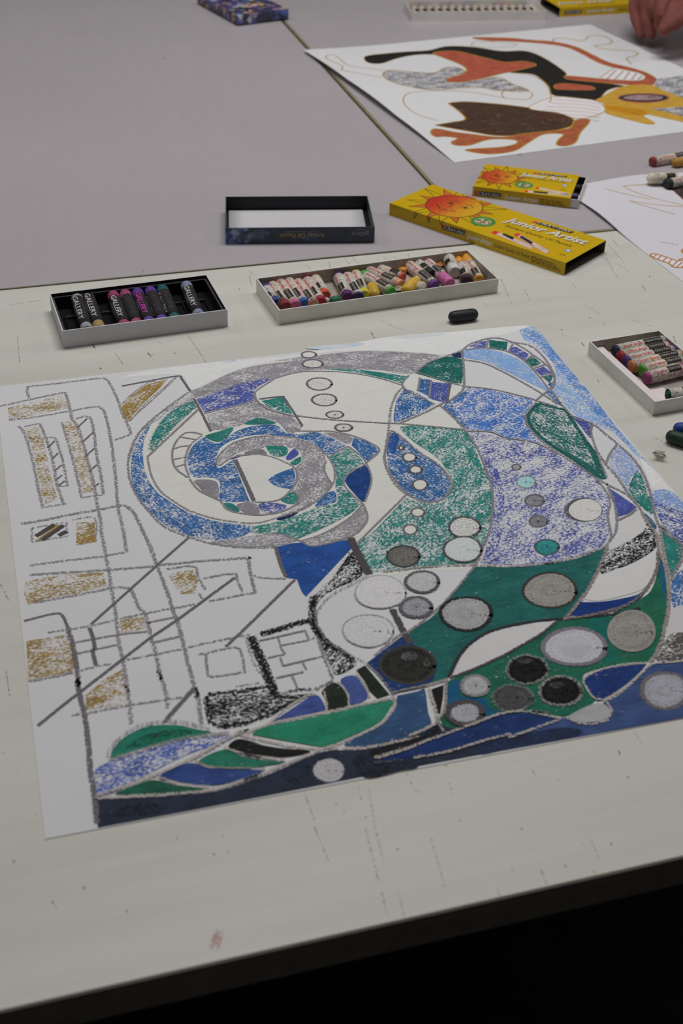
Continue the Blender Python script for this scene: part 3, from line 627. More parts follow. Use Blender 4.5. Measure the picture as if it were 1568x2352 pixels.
# cobalt wedge and the black scribbles
f(CO, H(220, 690, 220, 690, 420, 655, 560, 685, 850, 630, 850, 630, 895, 700, 895, 700, 480, 1140, 480, 1140, 440, 1090, 400, 985, 400, 985, 300, 967, 300, 967, 260, 870), 1.02, 20)
f(BK, H(905, 740, 990, 920, 900, 1000, 760, 1060, 640, 1130, 560, 1230, 530, 1200, 560, 1130, 700, 1000, 820, 830), 0.60, 50, edge=0.3)
f(BK, N_(650, 100, 760, 200, 1000, 382, 960, 460, 830, 510, 780, 430, 720, 300), 0.56, 60)
f(BK, X(472, 1606, 481, 1595, 560, 1586, 616, 1576, 634, 1600, 670, 1601, 718, 1594, 667, 1616, 624, 1641, 560, 1664, 506, 1672, 482, 1660), 0.60, 12, smooth=False, edge=0.6)
f(BK, N_(-70, 1030, 40, 1000, 30, 1020, -40, 1045), 0.9, 12)
# gold fields on the left
for q, a, c in ((A(70, 380, 560, 265, 615, 380, 80, 490), 12, .46), (A(230, 575, 340, 545, 400, 700, 450, 950, 520, 1210, 410, 1245, 360, 1100, 330, 900, 280, 720), 20, .47), (A(565, 510, 660, 490, 720, 650, 790, 880, 850, 1130, 740, 1150, 690, 950, 630, 700), 10, .46),
             (A(1095, 370, 1180, 270, 1320, 170, 1510, 118, 1440, 200, 1300, 330, 1150, 500, 1110, 460), 45, .68), (B(230, 455, 480, 400, 850, 375, 930, 370, 960, 490, 700, 560, 400, 610, 250, 665, 215, 560), 10, .52), (B(235, 990, 600, 930, 640, 1030, 690, 1150, 650, 1270, 400, 1310, 255, 1350), 30, .56),
             (B(1080, 800, 1290, 765, 1325, 870, 1090, 930), 30, .60), (X(196, 1597, 240, 1560, 281, 1537, 290, 1577, 292, 1618, 198, 1631), 30, .54), (D(185, 400, 260, 365, 400, 350, 450, 450, 420, 560, 300, 570, 240, 500), 40, .54), (X(176, 1200, 217, 1197, 219, 1245, 174, 1254), 30, .60), (X(80, 1243, 130, 1206, 144, 1206, 92, 1244), 40, .7)):
    f(GO, q, c, a, smooth=False)
# pencil grey lines on the left half
g(A(270, 300, 245, 240, 250, 190, 250, 190, 600, 150, 880, 115, 950, 120, 1000, 180, 1060, 310, 1110, 450, 1175, 590, 1165, 625, 1165, 625, 1030, 670))
g(A(0, 365, 250, 310, 560, 245, 590, 260, 625, 370, 650, 480, 700, 550, 760, 740, 840, 1050, 880, 1280, 910, 1420) + B(910, 0, 940, 150, 985, 400, 1000, 500, 1040, 740, 1070, 1000, 1110, 1180, 1150, 1450) + C(985, 60, 1010, 230, 1020, 410), 2.4)
g(A(80, 490, 330, 460, 620, 410)); g(A(640, 410, 780, 380, 900, 375, 950, 450, 1000, 680, 1040, 1000, 1060, 1250, 1090, 1400) + B(1110, 0, 1140, 185, 1140, 185, 940, 225, 600, 265, 270, 310))
g(A(165, 545, 210, 590, 250, 700, 300, 880, 350, 1130, 385, 1275, 385, 1275, 600, 1245)); g(A(220, 550, 350, 525, 375, 560, 430, 700, 480, 880, 510, 1050, 570, 1240)); g(A(380, 660, 490, 650, 530, 740, 570, 880, 610, 1080, 610, 1080, 530, 1090), 1.9)
for q in ((430, 740, 495, 675), (470, 840, 525, 785), (495, 945, 555, 895), (510, 1025, 560, 985), (525, 1085, 585, 1035), (695, 560, 785, 475), (740, 690, 840, 600), (765, 820, 850, 745), (800, 955, 875, 890), (850, 1090, 890, 1060)): t(A(*q), 1.4, col=GD)
g(A(555, 505, 600, 650, 650, 830, 700, 1030, 735, 1190, 735, 1190, 930, 1160), 1.9); g(A(680, 480, 750, 460, 810, 470, 840, 560, 870, 800, 910, 1000, 930, 1160))
g(A(1095, 350, 1180, 262, 1320, 160, 1400, 140), 1.3); g(A(1170, 500, 1320, 330, 1450, 220, 1568, 115), 1.3); t(E_(0, 262, 250, 215, 500, 172, 540, 200, 615, 310), 1.8, .9, GD); g(E_(490, 180, 380, 290, 60, 580), 1.4)
g(A(190, 1425, 400, 1390, 640, 1340, 880, 1300, 1050, 1265, 1130, 1265, 1200, 1320, 1260, 1430) + B(1285, 0, 1340, 110, 1400, 270, 1420, 330, 1460, 430, 1520, 590) + D(230, 740, 265, 810, 300, 950, 340, 1100, 370, 1230, 410, 1370, 440, 1500) + O_(985, 150, 1020, 420, 1030, 480), 2.5)
g(X(73, 1213, 153, 1200, 153, 1200, 155, 1232, 155, 1232, 74, 1245, 74, 1245, 73, 1213), 1.7, .5); g(X(167, 1195, 217, 1191, 220, 1247), 1.8, .5)
for q in (X(83, 1232, 125, 1205), X(97, 1241, 146, 1207), X(135, 1230, 153, 1221)): t(q, 3.0, .9, (72, 66, 66))
g(B(270, 395, 500, 380, 980, 350, 1360, 320) + D(80, 310, 500, 270, 930, 240, 930, 240, 905, 260, 930, 420, 965, 560)); g(B(300, 645, 560, 600, 900, 535, 1000, 510, 1150, 515, 1200, 570, 1250, 690, 1300, 740, 1340, 870, 1370, 1000, 1410, 1130, 1450, 1350) + O_(640, 0, 680, 100, 720, 250, 720, 340), 2.4)
t(B(215, 810, 480, 745, 560, 760, 610, 870), 1.8, .85, GD); g(B(610, 870, 660, 1050, 690, 1220, 710, 1400) + C(535, 0, 570, 180, 610, 350, 640, 600, 660, 850, 700, 1100, 715, 1300), 2.7, .72, (100, 95, 100))
g(B(255, 1355, 450, 1320, 660, 1275), 1.8); g(B(430, 915, 800, 855, 1020, 805), 1.7); g(B(1080, 790, 1300, 745, 1500, 705) + D(180, 705, 420, 660), 1.7); t(B(670, 1005, 1060, 935, 1330, 905), 1.3); t(B(690, 1105, 1050, 1025), 1.3); t(B(805, 870, 840, 970, 855, 1070, 855, 1070, 835, 1080, 865, 1210), 2.0, .9, GD)
t(B(1350, 825) + D(0, 825, 250, 775), 1.4); t(D(50, 1005, 300, 945), 1.5, .85); g(B(700, 1265, 860, 1220, 1000, 1195), 1.6); g(B(1140, 1160, 1400, 1110) + D(100, 1105, 300, 1065), 1.6); g(D(360, 1050, 480, 1020, 720, 970, 920, 935), 1.6)
t(D(370, 55, 80, 310) + B(820, 840), 1.5, .9, GD, smooth=False); t(D(780, 420, 265, 800, 10, 970) + B(570, 1568) + C(185, 420), 1.7, .88, GD, smooth=False); g(C(490, 325, 640, 305, 980, 240, 1280, 195, 1480, 165), 1.7); t(O_(960, 165, 690, 470), 2.4, .8, GD, smooth=False)
g(D(165, 345, 410, 320, 450, 420, 520, 530), 1.8); g(D(500, 425, 770, 385, 800, 440, 850, 550), 1.8); g(D(460, 560, 490, 610), 1.6); g(D(550, 635, 850, 575, 960, 560), 1.7); g(D(950, 400, 1010, 420, 1240, 430), 1.5); t(D(1320, 440, 820, 930, 700, 1040), 1.7, .85, GD, smooth=False)
g(D(450, 1110, 520, 1100, 700, 1060, 790, 1050, 840, 1100, 870, 1270, 870, 1270, 720, 1295, 560, 1310, 530, 1230, 520, 1110), 1.7); g(D(790, 1400, 1000, 1370), 1.5, .5); g(D(880, 960, 920, 1100, 980, 1240, 1050, 1330), 2.4, .42)
s(BK, D(1500, 800, 1350, 830, 1200, 880, 1010, 930), 4.2, .68); s(BK, D(930, 950, 970, 1060, 1030, 1180, 1080, 1320, 1130, 1430) + N_(280, 690), 5.2, .68); s(BK, N_(640, 10, 630, 60, 720, 200, 850, 290, 990, 390), 4.6, .62); s(BK, H(560, 1130, 535, 1210, 540, 1290, 555, 1400, 640, 1540), 4.6, .6)
for q in ((1170, 960, 1200, 1060, 1235, 1108), (1235, 1108, 1070, 1145), (1200, 1030, 1440, 985), (1410, 890, 1450, 985, 1500, 960), (1190, 1140, 1215, 1215), (1215, 1215, 1568, 1130), (1390, 1180, 1425, 1250), (1150, 1325, 1400, 1270), (1290, 1295, 1350, 1425), (1000, 990, 1160, 955, 1400, 900)): t(D(*q), 1.1, .78, smooth=False)
g(N_(660, 180, 720, 350, 800, 550), 1.7); g(N_(300, 700, 480, 650, 640, 640, 800, 570), 2.6, .5, (70, 66, 68))
# grey outlines of the creature
g(E_(600, 320, 400, 460, 200, 630, 110, 760, 60, 920, 70, 1100, 140, 1260, 250, 1400, 400, 1540) + D(450, 80, 600, 120, 800, 145, 1000, 150, 1140, 145), 1.9); g(E_(230, 900, 260, 1050, 330, 1190, 450, 1290, 620, 1390, 850, 1460, 1100, 1495, 1250, 1490, 1390, 1450) + H(392, 375, 600, 260, 720, 130) + F_(740, 1270, 690, 1150, 560, 1035, 430, 980, 300, 952) + E_(1400, 712, 1200, 720, 1000, 778, 880, 880, 850, 960, 880, 980), 1.5, .66)
t(E_(230, 900, 690, 470), 1.7, .8); t(E_(650, 380, 720, 510, 800, 670), 1.8, .85, GD); t(E_(740, 510, 1210, 400, 1210, 400, 1195, 320, 1370, 200), 1.3); t(F_(60, 615, 275, 590, 275, 590, 450, 860), 1.6, .85, GD); t(F_(20, 560, 40, 630, 150, 710, 380, 770), 1.4)
t(F_(660, 1170, 645, 1250, 680, 1330, 715, 1380), 1.2); t(E_(1020, 925, 1100, 1100, 1190, 1300), 2.6, .85, GD); t(E_(880, 980, 1000, 905, 1200, 878, 1350, 902, 1500, 965) + F_(380, 1240, 400, 1330, 340, 1440) + E_(1400, 1292, 1200, 1310), 1.3)
t(E_(610, 1100, 690, 1200, 860, 1285, 890, 1300, 960, 1380, 1150, 1420, 1300, 1420, 1450, 1390) + H(400, 300, 410, 230, 360, 190), 1.4); t(E_(720, 700, 640, 680, 560, 690, 490, 760, 455, 850, 460, 950, 500, 1020, 590, 1085), 1.4)
for q in ((530, 722, 660, 745), (465, 830, 530, 808, 600, 800), (455, 925, 570, 905), (490, 990, 570, 965)): t(E_(*q), 1.3)
g(E_(720, 710, 620, 790, 580, 880, 570, 980, 610, 1090), 1.7); t(F_(390, 900, 560, 905, 700, 905, 900, 945, 1060, 1010, 1140, 1080, 1020, 1192), 1.4); t(F_(1020, 1190, 1060, 1280, 1065, 1380, 1010, 1540), 1.3); t(F_(690, 1140, 840, 1050, 900, 1070, 1020, 1190, 880, 1270, 820, 1370, 880, 1460, 1000, 1568), 1.3)
t(H(990, 300, 1030, 400, 1010, 490, 880, 600, 560, 685, 430, 640, 300, 590, 180, 570), 1.4); t(H(990, 310, 860, 440, 640, 570, 440, 640), 1.2)
s((72, 68, 70), H(880, 610, 960, 780, 1050, 940), 4.4, .85); t(H(205, 690, 260, 870, 300, 960), 2.2, .8, GD); t(H(1390, 215, 940, 660), 1.4, .8); s((72, 68, 70), M_(160, 80, 240, 240, 320, 390), 3.6, .85)
for cx, cy, rx, ry in ((505, 215, 65, 28), (540, 297, 92, 36), (600, 478, 112, 55), (645, 622, 110, 53), (740, 755, 76, 32), (818, 873, 76, 32)): d.ell(F_, cx, cy, rx, ry, WW, 1.6, GD, lcov=.82)
t(F_(200, 430, 400, 375, 640, 365, 900, 382, 1150, 430, 1350, 492), 1.2); t(F_(390, 765, 640, 795, 900, 815, 1150, 830, 1300, 835) + G(450, 942, 720, 968), 1.4); g(F_(1370, 500, 1290, 580, 1240, 720, 1230, 850, 1210, 980, 1190, 1150, 1220, 1280, 1300, 1400, 1390, 1480), 2.2, .55)
g(G(150, 910, 340, 830, 500, 750, 640, 680, 720, 600, 725, 480, 715, 330, 700, 262), 2.0, .7); t(G(300, 450, 540, 530, 720, 575), 1.3); t(G(230, 480, 180, 590, 460, 740), 1.4); t(G(330, 500, 310, 620), 1.5, .85); t(G(432, 525, 412, 682), 1.5, .85); t(G(605, 550, 572, 725), 1.6, .85, GD)
g(G(290, 460, 400, 370, 560, 310, 700, 260, 780, 200, 940, 150, 1060, 150, 1200, 200, 1340, 290, 1480, 400, 1540, 500, 1525, 590, 1490, 605), 1.7, .72); t(G(740, 250, 850, 236, 940, 234, 1130, 270, 1280, 360, 1400, 490, 1490, 605), 1.3); 
for q in ((945, 150, 930, 235), (1165, 200, 1125, 265), (1340, 300, 1275, 350), (1450, 385, 1330, 425), (1530, 470, 1420, 495)): t(G(*q), 1.4)
t(G(720, 340, 900, 370, 1080, 450, 1300, 570, 1450, 660, 1568, 740), 1.5); t(G(740, 580, 1000, 610, 1300, 682, 1400, 715, 1568, 765), 1.4); g(G(510, 750, 620, 850, 740, 980, 850, 1150, 930, 1350) + I(955, 150, 985, 330, 960, 600, 890, 800, 830, 930, 700, 1100, 560, 1260, 440, 1370, 250, 1520) + M_(200, 330, 0, 500), 1.8, .66)
t(G(750, 985, 960, 990, 1100, 1042, 1380, 1092, 1568, 1195), 1.3); g(G(90, 980, 190, 1058, 330, 1178, 500, 1288, 600, 1420) + I(600, 270, 510, 350, 380, 368, 250, 318, 150, 228, 60, 108, 10, 0) + G(20, 1150, 60, 1000, 90, 980), 1.9, .66)
for cx, cy, rx, ry in ((160, 1135, 22, 18), (235, 1220, 60, 38), (290, 1330, 56, 35), (330, 1465, 66, 48)): d.ell(G, cx, cy, rx, ry, WW, 1.5, (88, 82, 86), lcov=.8)
for cx, cy, rx, ry in ((310, 460, 60, 38), (242, 615, 62, 43)): d.ell(I, cx, cy, rx, ry, WW, 1.5, (100, 94, 96), lcov=.8)
d.ell(I, 180, 855, 146, 94, (104, 102, 99), 1.6, (66, 62, 64)); d.ell(I, 730, 595, 140, 92, (188, 189, 187), 1.4, (80, 74, 80)); d.ell(I, 715, 797, 170, 114, (182, 190, 188), 1.5, (80, 74, 80))
d.ell(K, 155, 108, 84, 54, (150, 192, 194), 1.0, (120, 128, 130)); d.ell(K, 232, 275, 84, 52, (128, 128, 132), 1.4, GD); d.ell(K, 265, 463, 80, 52, (124, 124, 128), 1.2, GD); d.ell(K, 342, 695, 107, 69, (42, 132, 132), 1.4, (70, 82, 90)); d.ell(K, 672, 360, 162, 103, (72, 68, 76), 1.5, GD, cov=.8); d.ell(K, 690, 360, 148, 98, (192, 192, 190)); d.ell(G, 1197, 1308, 38, 25, (140, 140, 142), 1.2, GD)
g(I(0, 1000, 300, 962, 600, 940, 830, 938, 1200, 945, 1568, 915) + K(300, 845, 600, 792, 880, 680), 1.8, .6, (140, 132, 132))
d.ell(K, 370, 1085, 240, 158, (138, 135, 130), 1.8, (56, 52, 52)); d.ell(I, 745, 1375, 228, 150, (150, 152, 152), 2.2, (42, 40, 42)); d.ell(I, 350, 1090, 148, 95, (172, 172, 175), 2.0, (82, 80, 86)); d.ell(I, 295, 1320, 142, 90, (146, 146, 152), 2.2, (84, 82, 90))
d.ell(H, 1150, 1105, 228, 148, (190, 190, 191), 1.2, (150, 148, 152), lcov=.66); d.ell(H, 1040, 1450, 230, 145, (186, 186, 188), 1.2, (150, 150, 158), lcov=.62)
g(H(1050, 945, 880, 1040, 700, 1140, 600, 1250, 565, 1370, 640, 1500) + N_(750, 220, 900, 310, 1080, 400), 1.8, .5)
t(M_(672, 690, 740, 538, 850, 398, 1050, 276, 1400, 195) + R_(480, 165, 900, 130, 1180, 70), 2.0, .8, (48, 48, 52)); t(M_(672, 700, 900, 618, 1200, 478) + R_(0, 470, 150, 388, 300, 298, 430, 192), 1.8, .75, (70, 64, 70))
d.ell(M_, 300, 582, 248, 166, (42, 42, 40), 1.8, (60, 58, 56)); d.ell(M_, 310, 505, 78, 42, (88, 90, 92), cov=.50, base=(42, 42, 40)); d.ell(M_, 470, 560, 30, 45, (90, 90, 84), cov=.35, base=(42, 42, 40))
d.ell(R_, 590, 420, 282, 165, (170, 170, 175), 2.6, (112, 104, 116)); d.ell(R_, 600, 440, 130, 80, (158, 158, 164), cov=.7, base=(170, 170, 175)); d.ell(R_, 1105, 280, 218, 190, (134, 131, 126)); d.ell(R_, 165, 625, 186, 130, (24, 24, 25), 2.2, (120, 124, 120), lcov=.55); d.ell(R_, 465, 820, 190, 132, (24, 24, 25), 2.2, (130, 130, 128), lcov=.6)
d.ell(R_, 140, 545, 75, 28, (62, 62, 64), cov=.5, base=(24, 24, 25)); d.ell(R_, 430, 770, 72, 30, (66, 66, 68), cov=.5, base=(24, 24, 25)); d.ell(M_, 1240, 885, 182, 120, (68, 68, 71), 2.0, (110, 118, 116), lcov=.5); d.ell(M_, 905, 775, 126, 92, (160, 160, 164), 1.8, (120, 118, 120)); d.ell(M_, 815, 1022, 156, 102, (154, 154, 160), 3.2, (70, 66, 68))
d.ell(R_, 1410, 812, 215, 162, (148, 148, 157), 2.4, (98, 94, 96)); f((150, 149, 152), R_(540, 1050, 700, 960, 830, 930, 910, 990, 905, 1060, 750, 1100, 620, 1095), 1.1, 20); w_(R_(520, 1060, 620, 1105, 750, 1115, 900, 1080), 2.2)
d.ell(N_, 765, 1372, 138, 104, (168, 166, 169))
# pale outlines between the dark fields
w_(N_(20, 1040, 250, 950, 740, 852, 1325, 722)); w_(N_(1340, 690, 1352, 800, 1220, 962, 860, 1132, 700, 1182)); w_(N_(-60, 1050, 200, 1112, 500, 1172, 720, 1182)); w_(N_(240, 940, 420, 790, 620, 680), 2.2); w_(N_(720, 660, 745, 780, 740, 850), 1.8); w_(N_(840, 570, 930, 680, 945, 800), 1.8); w_(N_(1000, 500, 1090, 600, 1130, 720), 1.8); w_(N_(1095, 410, 1230, 540, 1340, 690), 1.7, .66, (120, 114, 108))
w_(N_(760, 1175, 1000, 1180, 1250, 1150, 1568, 1070) + M_(300, 1232, 520, 1130, 560, 1060, 520, 900, 480, 770, 480, 770), 2.6, .66); w_(M_(640, 740, 640, 900, 620, 1020, 570, 1080, 620, 1190), 2.4, .66, (130, 124, 120)); w_(M_(160, 835, 460, 770, 660, 712), 1.9, .7, (130, 124, 118)); w_(M_(0, 1425, 300, 1332, 600, 1222, 900, 1112, 1150, 1022, 1350, 1002, 1568, 1022) + R_(200, 1010, 470, 1066), 2.4); w_(N_(1200, 1270, 1400, 1210, 1568, 1150), 2.0)
w_(R_(460, 1075, 200, 1170, 0, 1240) + M_(1200, 1212, 900, 1294, 650, 1370, 350, 1424), 2.2, .66); w_(M_(250, 1440, 0, 1470), 2, .5, (100, 96, 92))
w_(O_(70, 1152, 400, 1142, 900, 1112, 1200, 1062, 1568, 942) + N_(0, 1470, 300, 1350, 700, 1190), 2.4); w_(O_(80, 1142, 400, 1032, 700, 912, 1000, 772, 1300, 602, 1420, 560), 2.8); w_(O_(640, 962, 800, 1022, 1000, 1052, 1150, 1062), 2.0); w_(O_(960, 822, 1150, 882, 1568, 892) + N_(180, 1372), 1.8, .66, (130, 124, 118)); w_(O_(1230, 702, 1400, 762, 1568, 802) + N_(0, 1242, 370, 1287), 2.2); g(O_(200, 810, 600, 690, 900, 612, 1280, 572), 2.0, .6); g(O_(190, 800, 240, 680, 360, 570, 540, 490, 800, 470, 1000, 505, 1100, 540), 3.0, .45)
w_(R_(660, 742, 700, 682, 800, 632, 1000, 585, 1240, 562), 2.0); w_(R_(1290, 565, 1100, 742, 950, 852, 850, 902), 2.4); w_(R_(670, 740, 760, 880, 850, 900, 920, 980, 900, 1060), 2.0, .66); w_(R_(1290, 568, 1450, 560, 1600, 545), 2.0)
# right hand outlines
g(J(0, 180, 180, 210, 300, 300, 400, 450, 410, 530, 370, 610), 1.7, .7); g(J(370, 600, 500, 770, 600, 870, 740, 910, 860, 1000, 990, 1110, 1120, 1230, 1220, 1390, 1280, 1568) + K(1300, 340, 1350, 500, 1400, 560, 1500, 640, 1600, 720), 1.9, .66); t(J(250, 700, 350, 620), 1.5); g(J(750, 920, 740, 1000, 780, 1130, 820, 1250, 880, 1400), 1.8, .66); t(J(870, 1290, 910, 1190, 970, 1110), 1.8, .66); g(J(790, 1160, 870, 1280, 960, 1380, 1080, 1550) + K(1160, 320, 1230, 420, 1330, 500), 2.0, .62)
g(J(150, 850, 180, 950, 330, 1100, 600, 1280, 760, 1390, 900, 1470) + K(880, 130, 1060, 220, 1150, 310), 1.8, .66); g(J(250, 720, 170, 810, 150, 850), 2.2, .5); g(K(780, 80, 880, 200, 910, 300, 890, 420, 920, 600, 880, 680), 1.7, .62); g(K(890, 150, 950, 300, 970, 440, 960, 560, 900, 640), 1.7, .66); t(K(970, 460, 1090, 400, 1150, 350), 1.8, .75)
g(K(1200, 390, 1250, 480, 1330, 590, 1350, 730, 1400, 850, 1435, 1000, 1435, 1250) + R_(1400, 250, 1350, 430, 1270, 560), 2.4, .66, (135, 128, 124)); g(K(1360, 500, 1385, 700, 1440, 940), 2.0, .66, (140, 132, 130)); g(K(1340, 740, 1330, 900, 1230, 1080, 1050, 1225, 700, 1320, 480, 1350), 2.2, .66, (110, 102, 98)); g(K(890, 690, 830, 840, 750, 1010, 640, 1180, 500, 1350), 2.2, .66, (130, 124, 122)); g(K(1560, 700, 1555, 810, 1470, 960, 1480, 1010), 2.2, .6, (130, 124, 124))
g(K(1360, 500, 1440, 560, 1568, 690), 1.6, .6)
for o in d.build(None, 'pastel_colouring', 'outline_strokes'):
    attach(o, sheet); tag(o, kind='stuff')
# ---------------------------------------------------------------- the orange, black and yellow drawing on the rear table
Z2 = 0.0006
def P2(px, py): return P(px, py, Z2)
fTL, fBL, fTR = P2(697, 120), P2(1043, 373), P2(1355, 56)
fBR = fTR + (fBL - fTL) * 1.0
# keep the paper rectangular
ux = (fTR - fTL).normalized(); uy = Vector((ux.y, -ux.x, 0)); len_y = (fBL - fTL).length
def far_lift(x, y):
    """the left margin of this sheet bows up off the table"""
    v = Vector((x, y, 0)) - Vector((fTL.x, fTL.y, 0)); a, b = v.dot(ux), (v.dot(uy)) / len_y
    e = max(0.0, 1.0 - max(a, 0) / 0.14); b = min(max(b, 0.0), 1.0)
    z = e * e * (0.007 * math.sin(math.pi * b) ** 2 + 0.0035 * (1 - b) ** 3 + 0.0022 * max(0.0, math.sin(3 * math.pi * b)))
    return z
far = empty('pastel_drawing', ((fTL.x + fBR.x) / 2, (fTL.y + fBR.y) / 2, 0))
attach(sheet_mesh('paper', (fTL, fTR, fBR, fBL), Z2, far_lift, far, 100, 100), far)
tag(far, 'drawing of orange, black and yellow organic shapes lying across the table joint', 'drawing')
d = Drawing(Z2 + 8e-5, far_lift); xs = [p.x for p in (fTL, fTR, fBR, fBL)]; ys = [p.y for p in (fTL, fTR, fBR, fBL)]
d.setgrid(min(xs), min(ys), max(xs), max(ys)); f, s = d.fill, d.stroke
a_, b_, c_ = reg(684, 0, 1.7738), reg(1168, 0, 3.92), reg(1300, 60, 5.8507)
OC = (152, 120, 42); ORG = (158, 72, 52); BLK = (34, 32, 30); BRN = (66, 46, 34); YEL = (176, 132, 38); MAR = (128, 56, 62); SCG = (92, 90, 96)
ln = (OC, 1.9, .95)
f(SCG, a_(345, 310, 380, 290, 480, 295, 560, 295, 600, 275, 650, 275, 680, 290, 690, 310, 740, 320, 820, 315, 870, 340, 940, 370, 820, 370, 740, 355, 640, 360, 560, 370, 460, 360, 380, 340), .54, 30, line=ln)
f(BLK, a_(270, 245, 290, 228, 420, 212, 530, 205, 610, 188, 720, 192, 830, 208, 930, 208, 1010, 240, 1090, 295, 1105, 318, 1320, 348, 1290, 358, 1255, 372, 1215, 410, 1130, 398, 1040, 388, 1022, 352, 990, 322, 950, 302, 850, 294, 760, 275, 640, 235, 550, 222, 470, 225, 400, 240, 340, 262, 290, 262), 1.15, 20, line=(OC, 1.4, .7))
f(ORG, a_(550, 216, 640, 208, 760, 235, 840, 253, 920, 250, 970, 265, 900, 285, 830, 300, 700, 330, 620, 335, 605, 322, 660, 305, 688, 285, 660, 262, 600, 238), 1.08, 10, line=ln)
f(ORG, b_(-320, 345, -280, 335, 0, 342, 200, 360, 400, 375, 600, 420, 750, 490, 900, 560, 1100, 610, 1250, 660, 1335, 720, 1300, 762, 1150, 768, 1000, 757, 750, 737, 530, 712, 530, 682, 800, 706, 1000, 722, 1180, 725, 1230, 690, 1150, 650, 950, 610, 800, 560, 650, 480, 500, 420, 250, 387, 0, 372, -200, 365), 1.08, 10, line=ln)
f(ORG, a_(1045, 347, 1075, 340, 1120, 342, 1195, 352, 1202, 366, 1100, 366, 1050, 362), 1.08, 10, line=(OC, 1.3, .8))
f(BRN, a_(612, 424, 612, 424, 640, 418, 700, 415, 830, 425, 950, 440, 1060, 460, 1120, 485, 1110, 515, 1000, 540, 830, 555, 700, 540, 556, 520, 556, 520, 620, 505, 680, 490, 660, 460), 1.0, 20, line=(OC, 2.2, .9))
f((152, 76, 44), a_(540, 552, 560, 535, 640, 545, 700, 550, 830, 560, 920, 545, 1060, 530, 1110, 520, 1130, 490, 1180, 485, 1185, 500, 1150, 540, 1130, 580, 1090, 595, 1055, 590, 1060, 570, 1080, 547, 1000, 547, 940, 580, 880, 615, 780, 628, 690, 618, 700, 610, 830, 600, 890, 585, 880, 570, 780, 570, 700, 595, 640, 597, 625, 585, 650, 570, 600, 565, 560, 568), 1.02, 30, line=ln)
f((196, 190, 192), a_(940, 440, 1040, 396, 1130, 400, 1215, 412, 1252, 448, 1200, 474, 1130, 482, 1060, 460), 1.1, 0, line=(OC, 1.5, .8))
for k in range(6):
    y0 = 404 + k * 14
    s(MAR, a_(1040 - k * 14, y0 + 2, 1150, y0 + 9, 1236 - abs(k - 2.5) * 4, y0 + 20), 1.0, .95)
f((196, 192, 194), b_(820, 702, 950, 612, 1150, 655, 1225, 690, 1180, 722, 1000, 718), 1.1, 0, smooth=False)
for q in ((885, 712, 968, 630), (955, 716, 1030, 640), (1035, 716, 1090, 646), (1105, 718, 1150, 660), (1165, 718, 1200, 682)): s(MAR, b_(*q), 1.5, .95, smooth=False)
s(OC, b_(820, 702, 950, 612), 1.5, .9)
f(SCG, c_(1230, 710, 1400, 690, 1600, 690, 1600, 980, 1450, 920, 1330, 860, 1180, 800), .56, 40); f(YEL, c_(390, 1000, 480, 950, 700, 830, 900, 790, 1150, 795, 1300, 860, 1450, 920, 1640, 1000, 1640, 1075, 1400, 1100, 1200, 1110, 1400, 1160, 1640, 1190, 1640, 1295, 1450, 1265, 1250, 1220, 1080, 1188, 1050, 1210, 1110, 1250, 1185, 1292, 1180, 1318, 1080, 1316, 800, 1250, 530, 1170, 530, 1080, 480, 1030), 1.06, 8)
f((160, 108, 22), c_(480, 1060, 700, 1080, 1000, 1120, 1100, 1180, 900, 1200, 620, 1140), .62, 0, base=YEL); f(SCG, c_(1150, 1112, 1350, 1100, 1600, 1092, 1600, 1215, 1350, 1155), .58, 20)
d.ell(c_, 1040, 968, 350, 66, (150, 80, 60), cov=1.1); d.ell(c_, 1040, 965, 325, 52, (46, 38, 46), cov=1.1); d.ell(c_, 1035, 962, 270, 36, (150, 128, 130), cov=.60, base=(70, 46, 50))
s(OC, a_(370, 292, 260, 285, 200, 275, 165, 245, 140, 232, 115, 240, 120, 255, 175, 280, 182, 290, 178, 300, 190, 306, 250, 312, 340, 322), 1.7, .8)
s(OC, a_(570, 500, 480, 475, 435, 440, 430, 410, 460, 385, 560, 372, 700, 375, 850, 400, 930, 405, 955, 385, 930, 370, 860, 365, 830, 380, 840, 400), 1.6, .8); s(OC, a_(600, 372, 700, 362, 780, 356), 1.2, .6)
s(OC, a_(870, 297, 940, 305, 990, 325, 1022, 360, 1030, 405, 1020, 418), 1.6, .8)
s(OC, a_(850, 160, 790, 155, 757, 160, 800, 170, 880, 178, 888, 185, 850, 190, 780, 193, 715, 188, 708, 178, 730, 170, 800, 170), 1.5, .75)
s(OC, b_(400, 372, 405, 355, 430, 345, 520, 345, 640, 368, 690, 355, 730, 325, 850, 325, 930, 368, 900, 395, 780, 410, 775, 415, 830, 437, 950, 450, 1100, 455, 1162, 482, 1130, 505, 1060, 525, 1105, 580), 2.0, .85)
s((110, 108, 112), b_(975, 372, 1000, 376), 1.6, .7)
for o in d.build(None, 'pastel_colouring', 'outline_strokes'): attach(o, far); tag(o, kind='stuff')

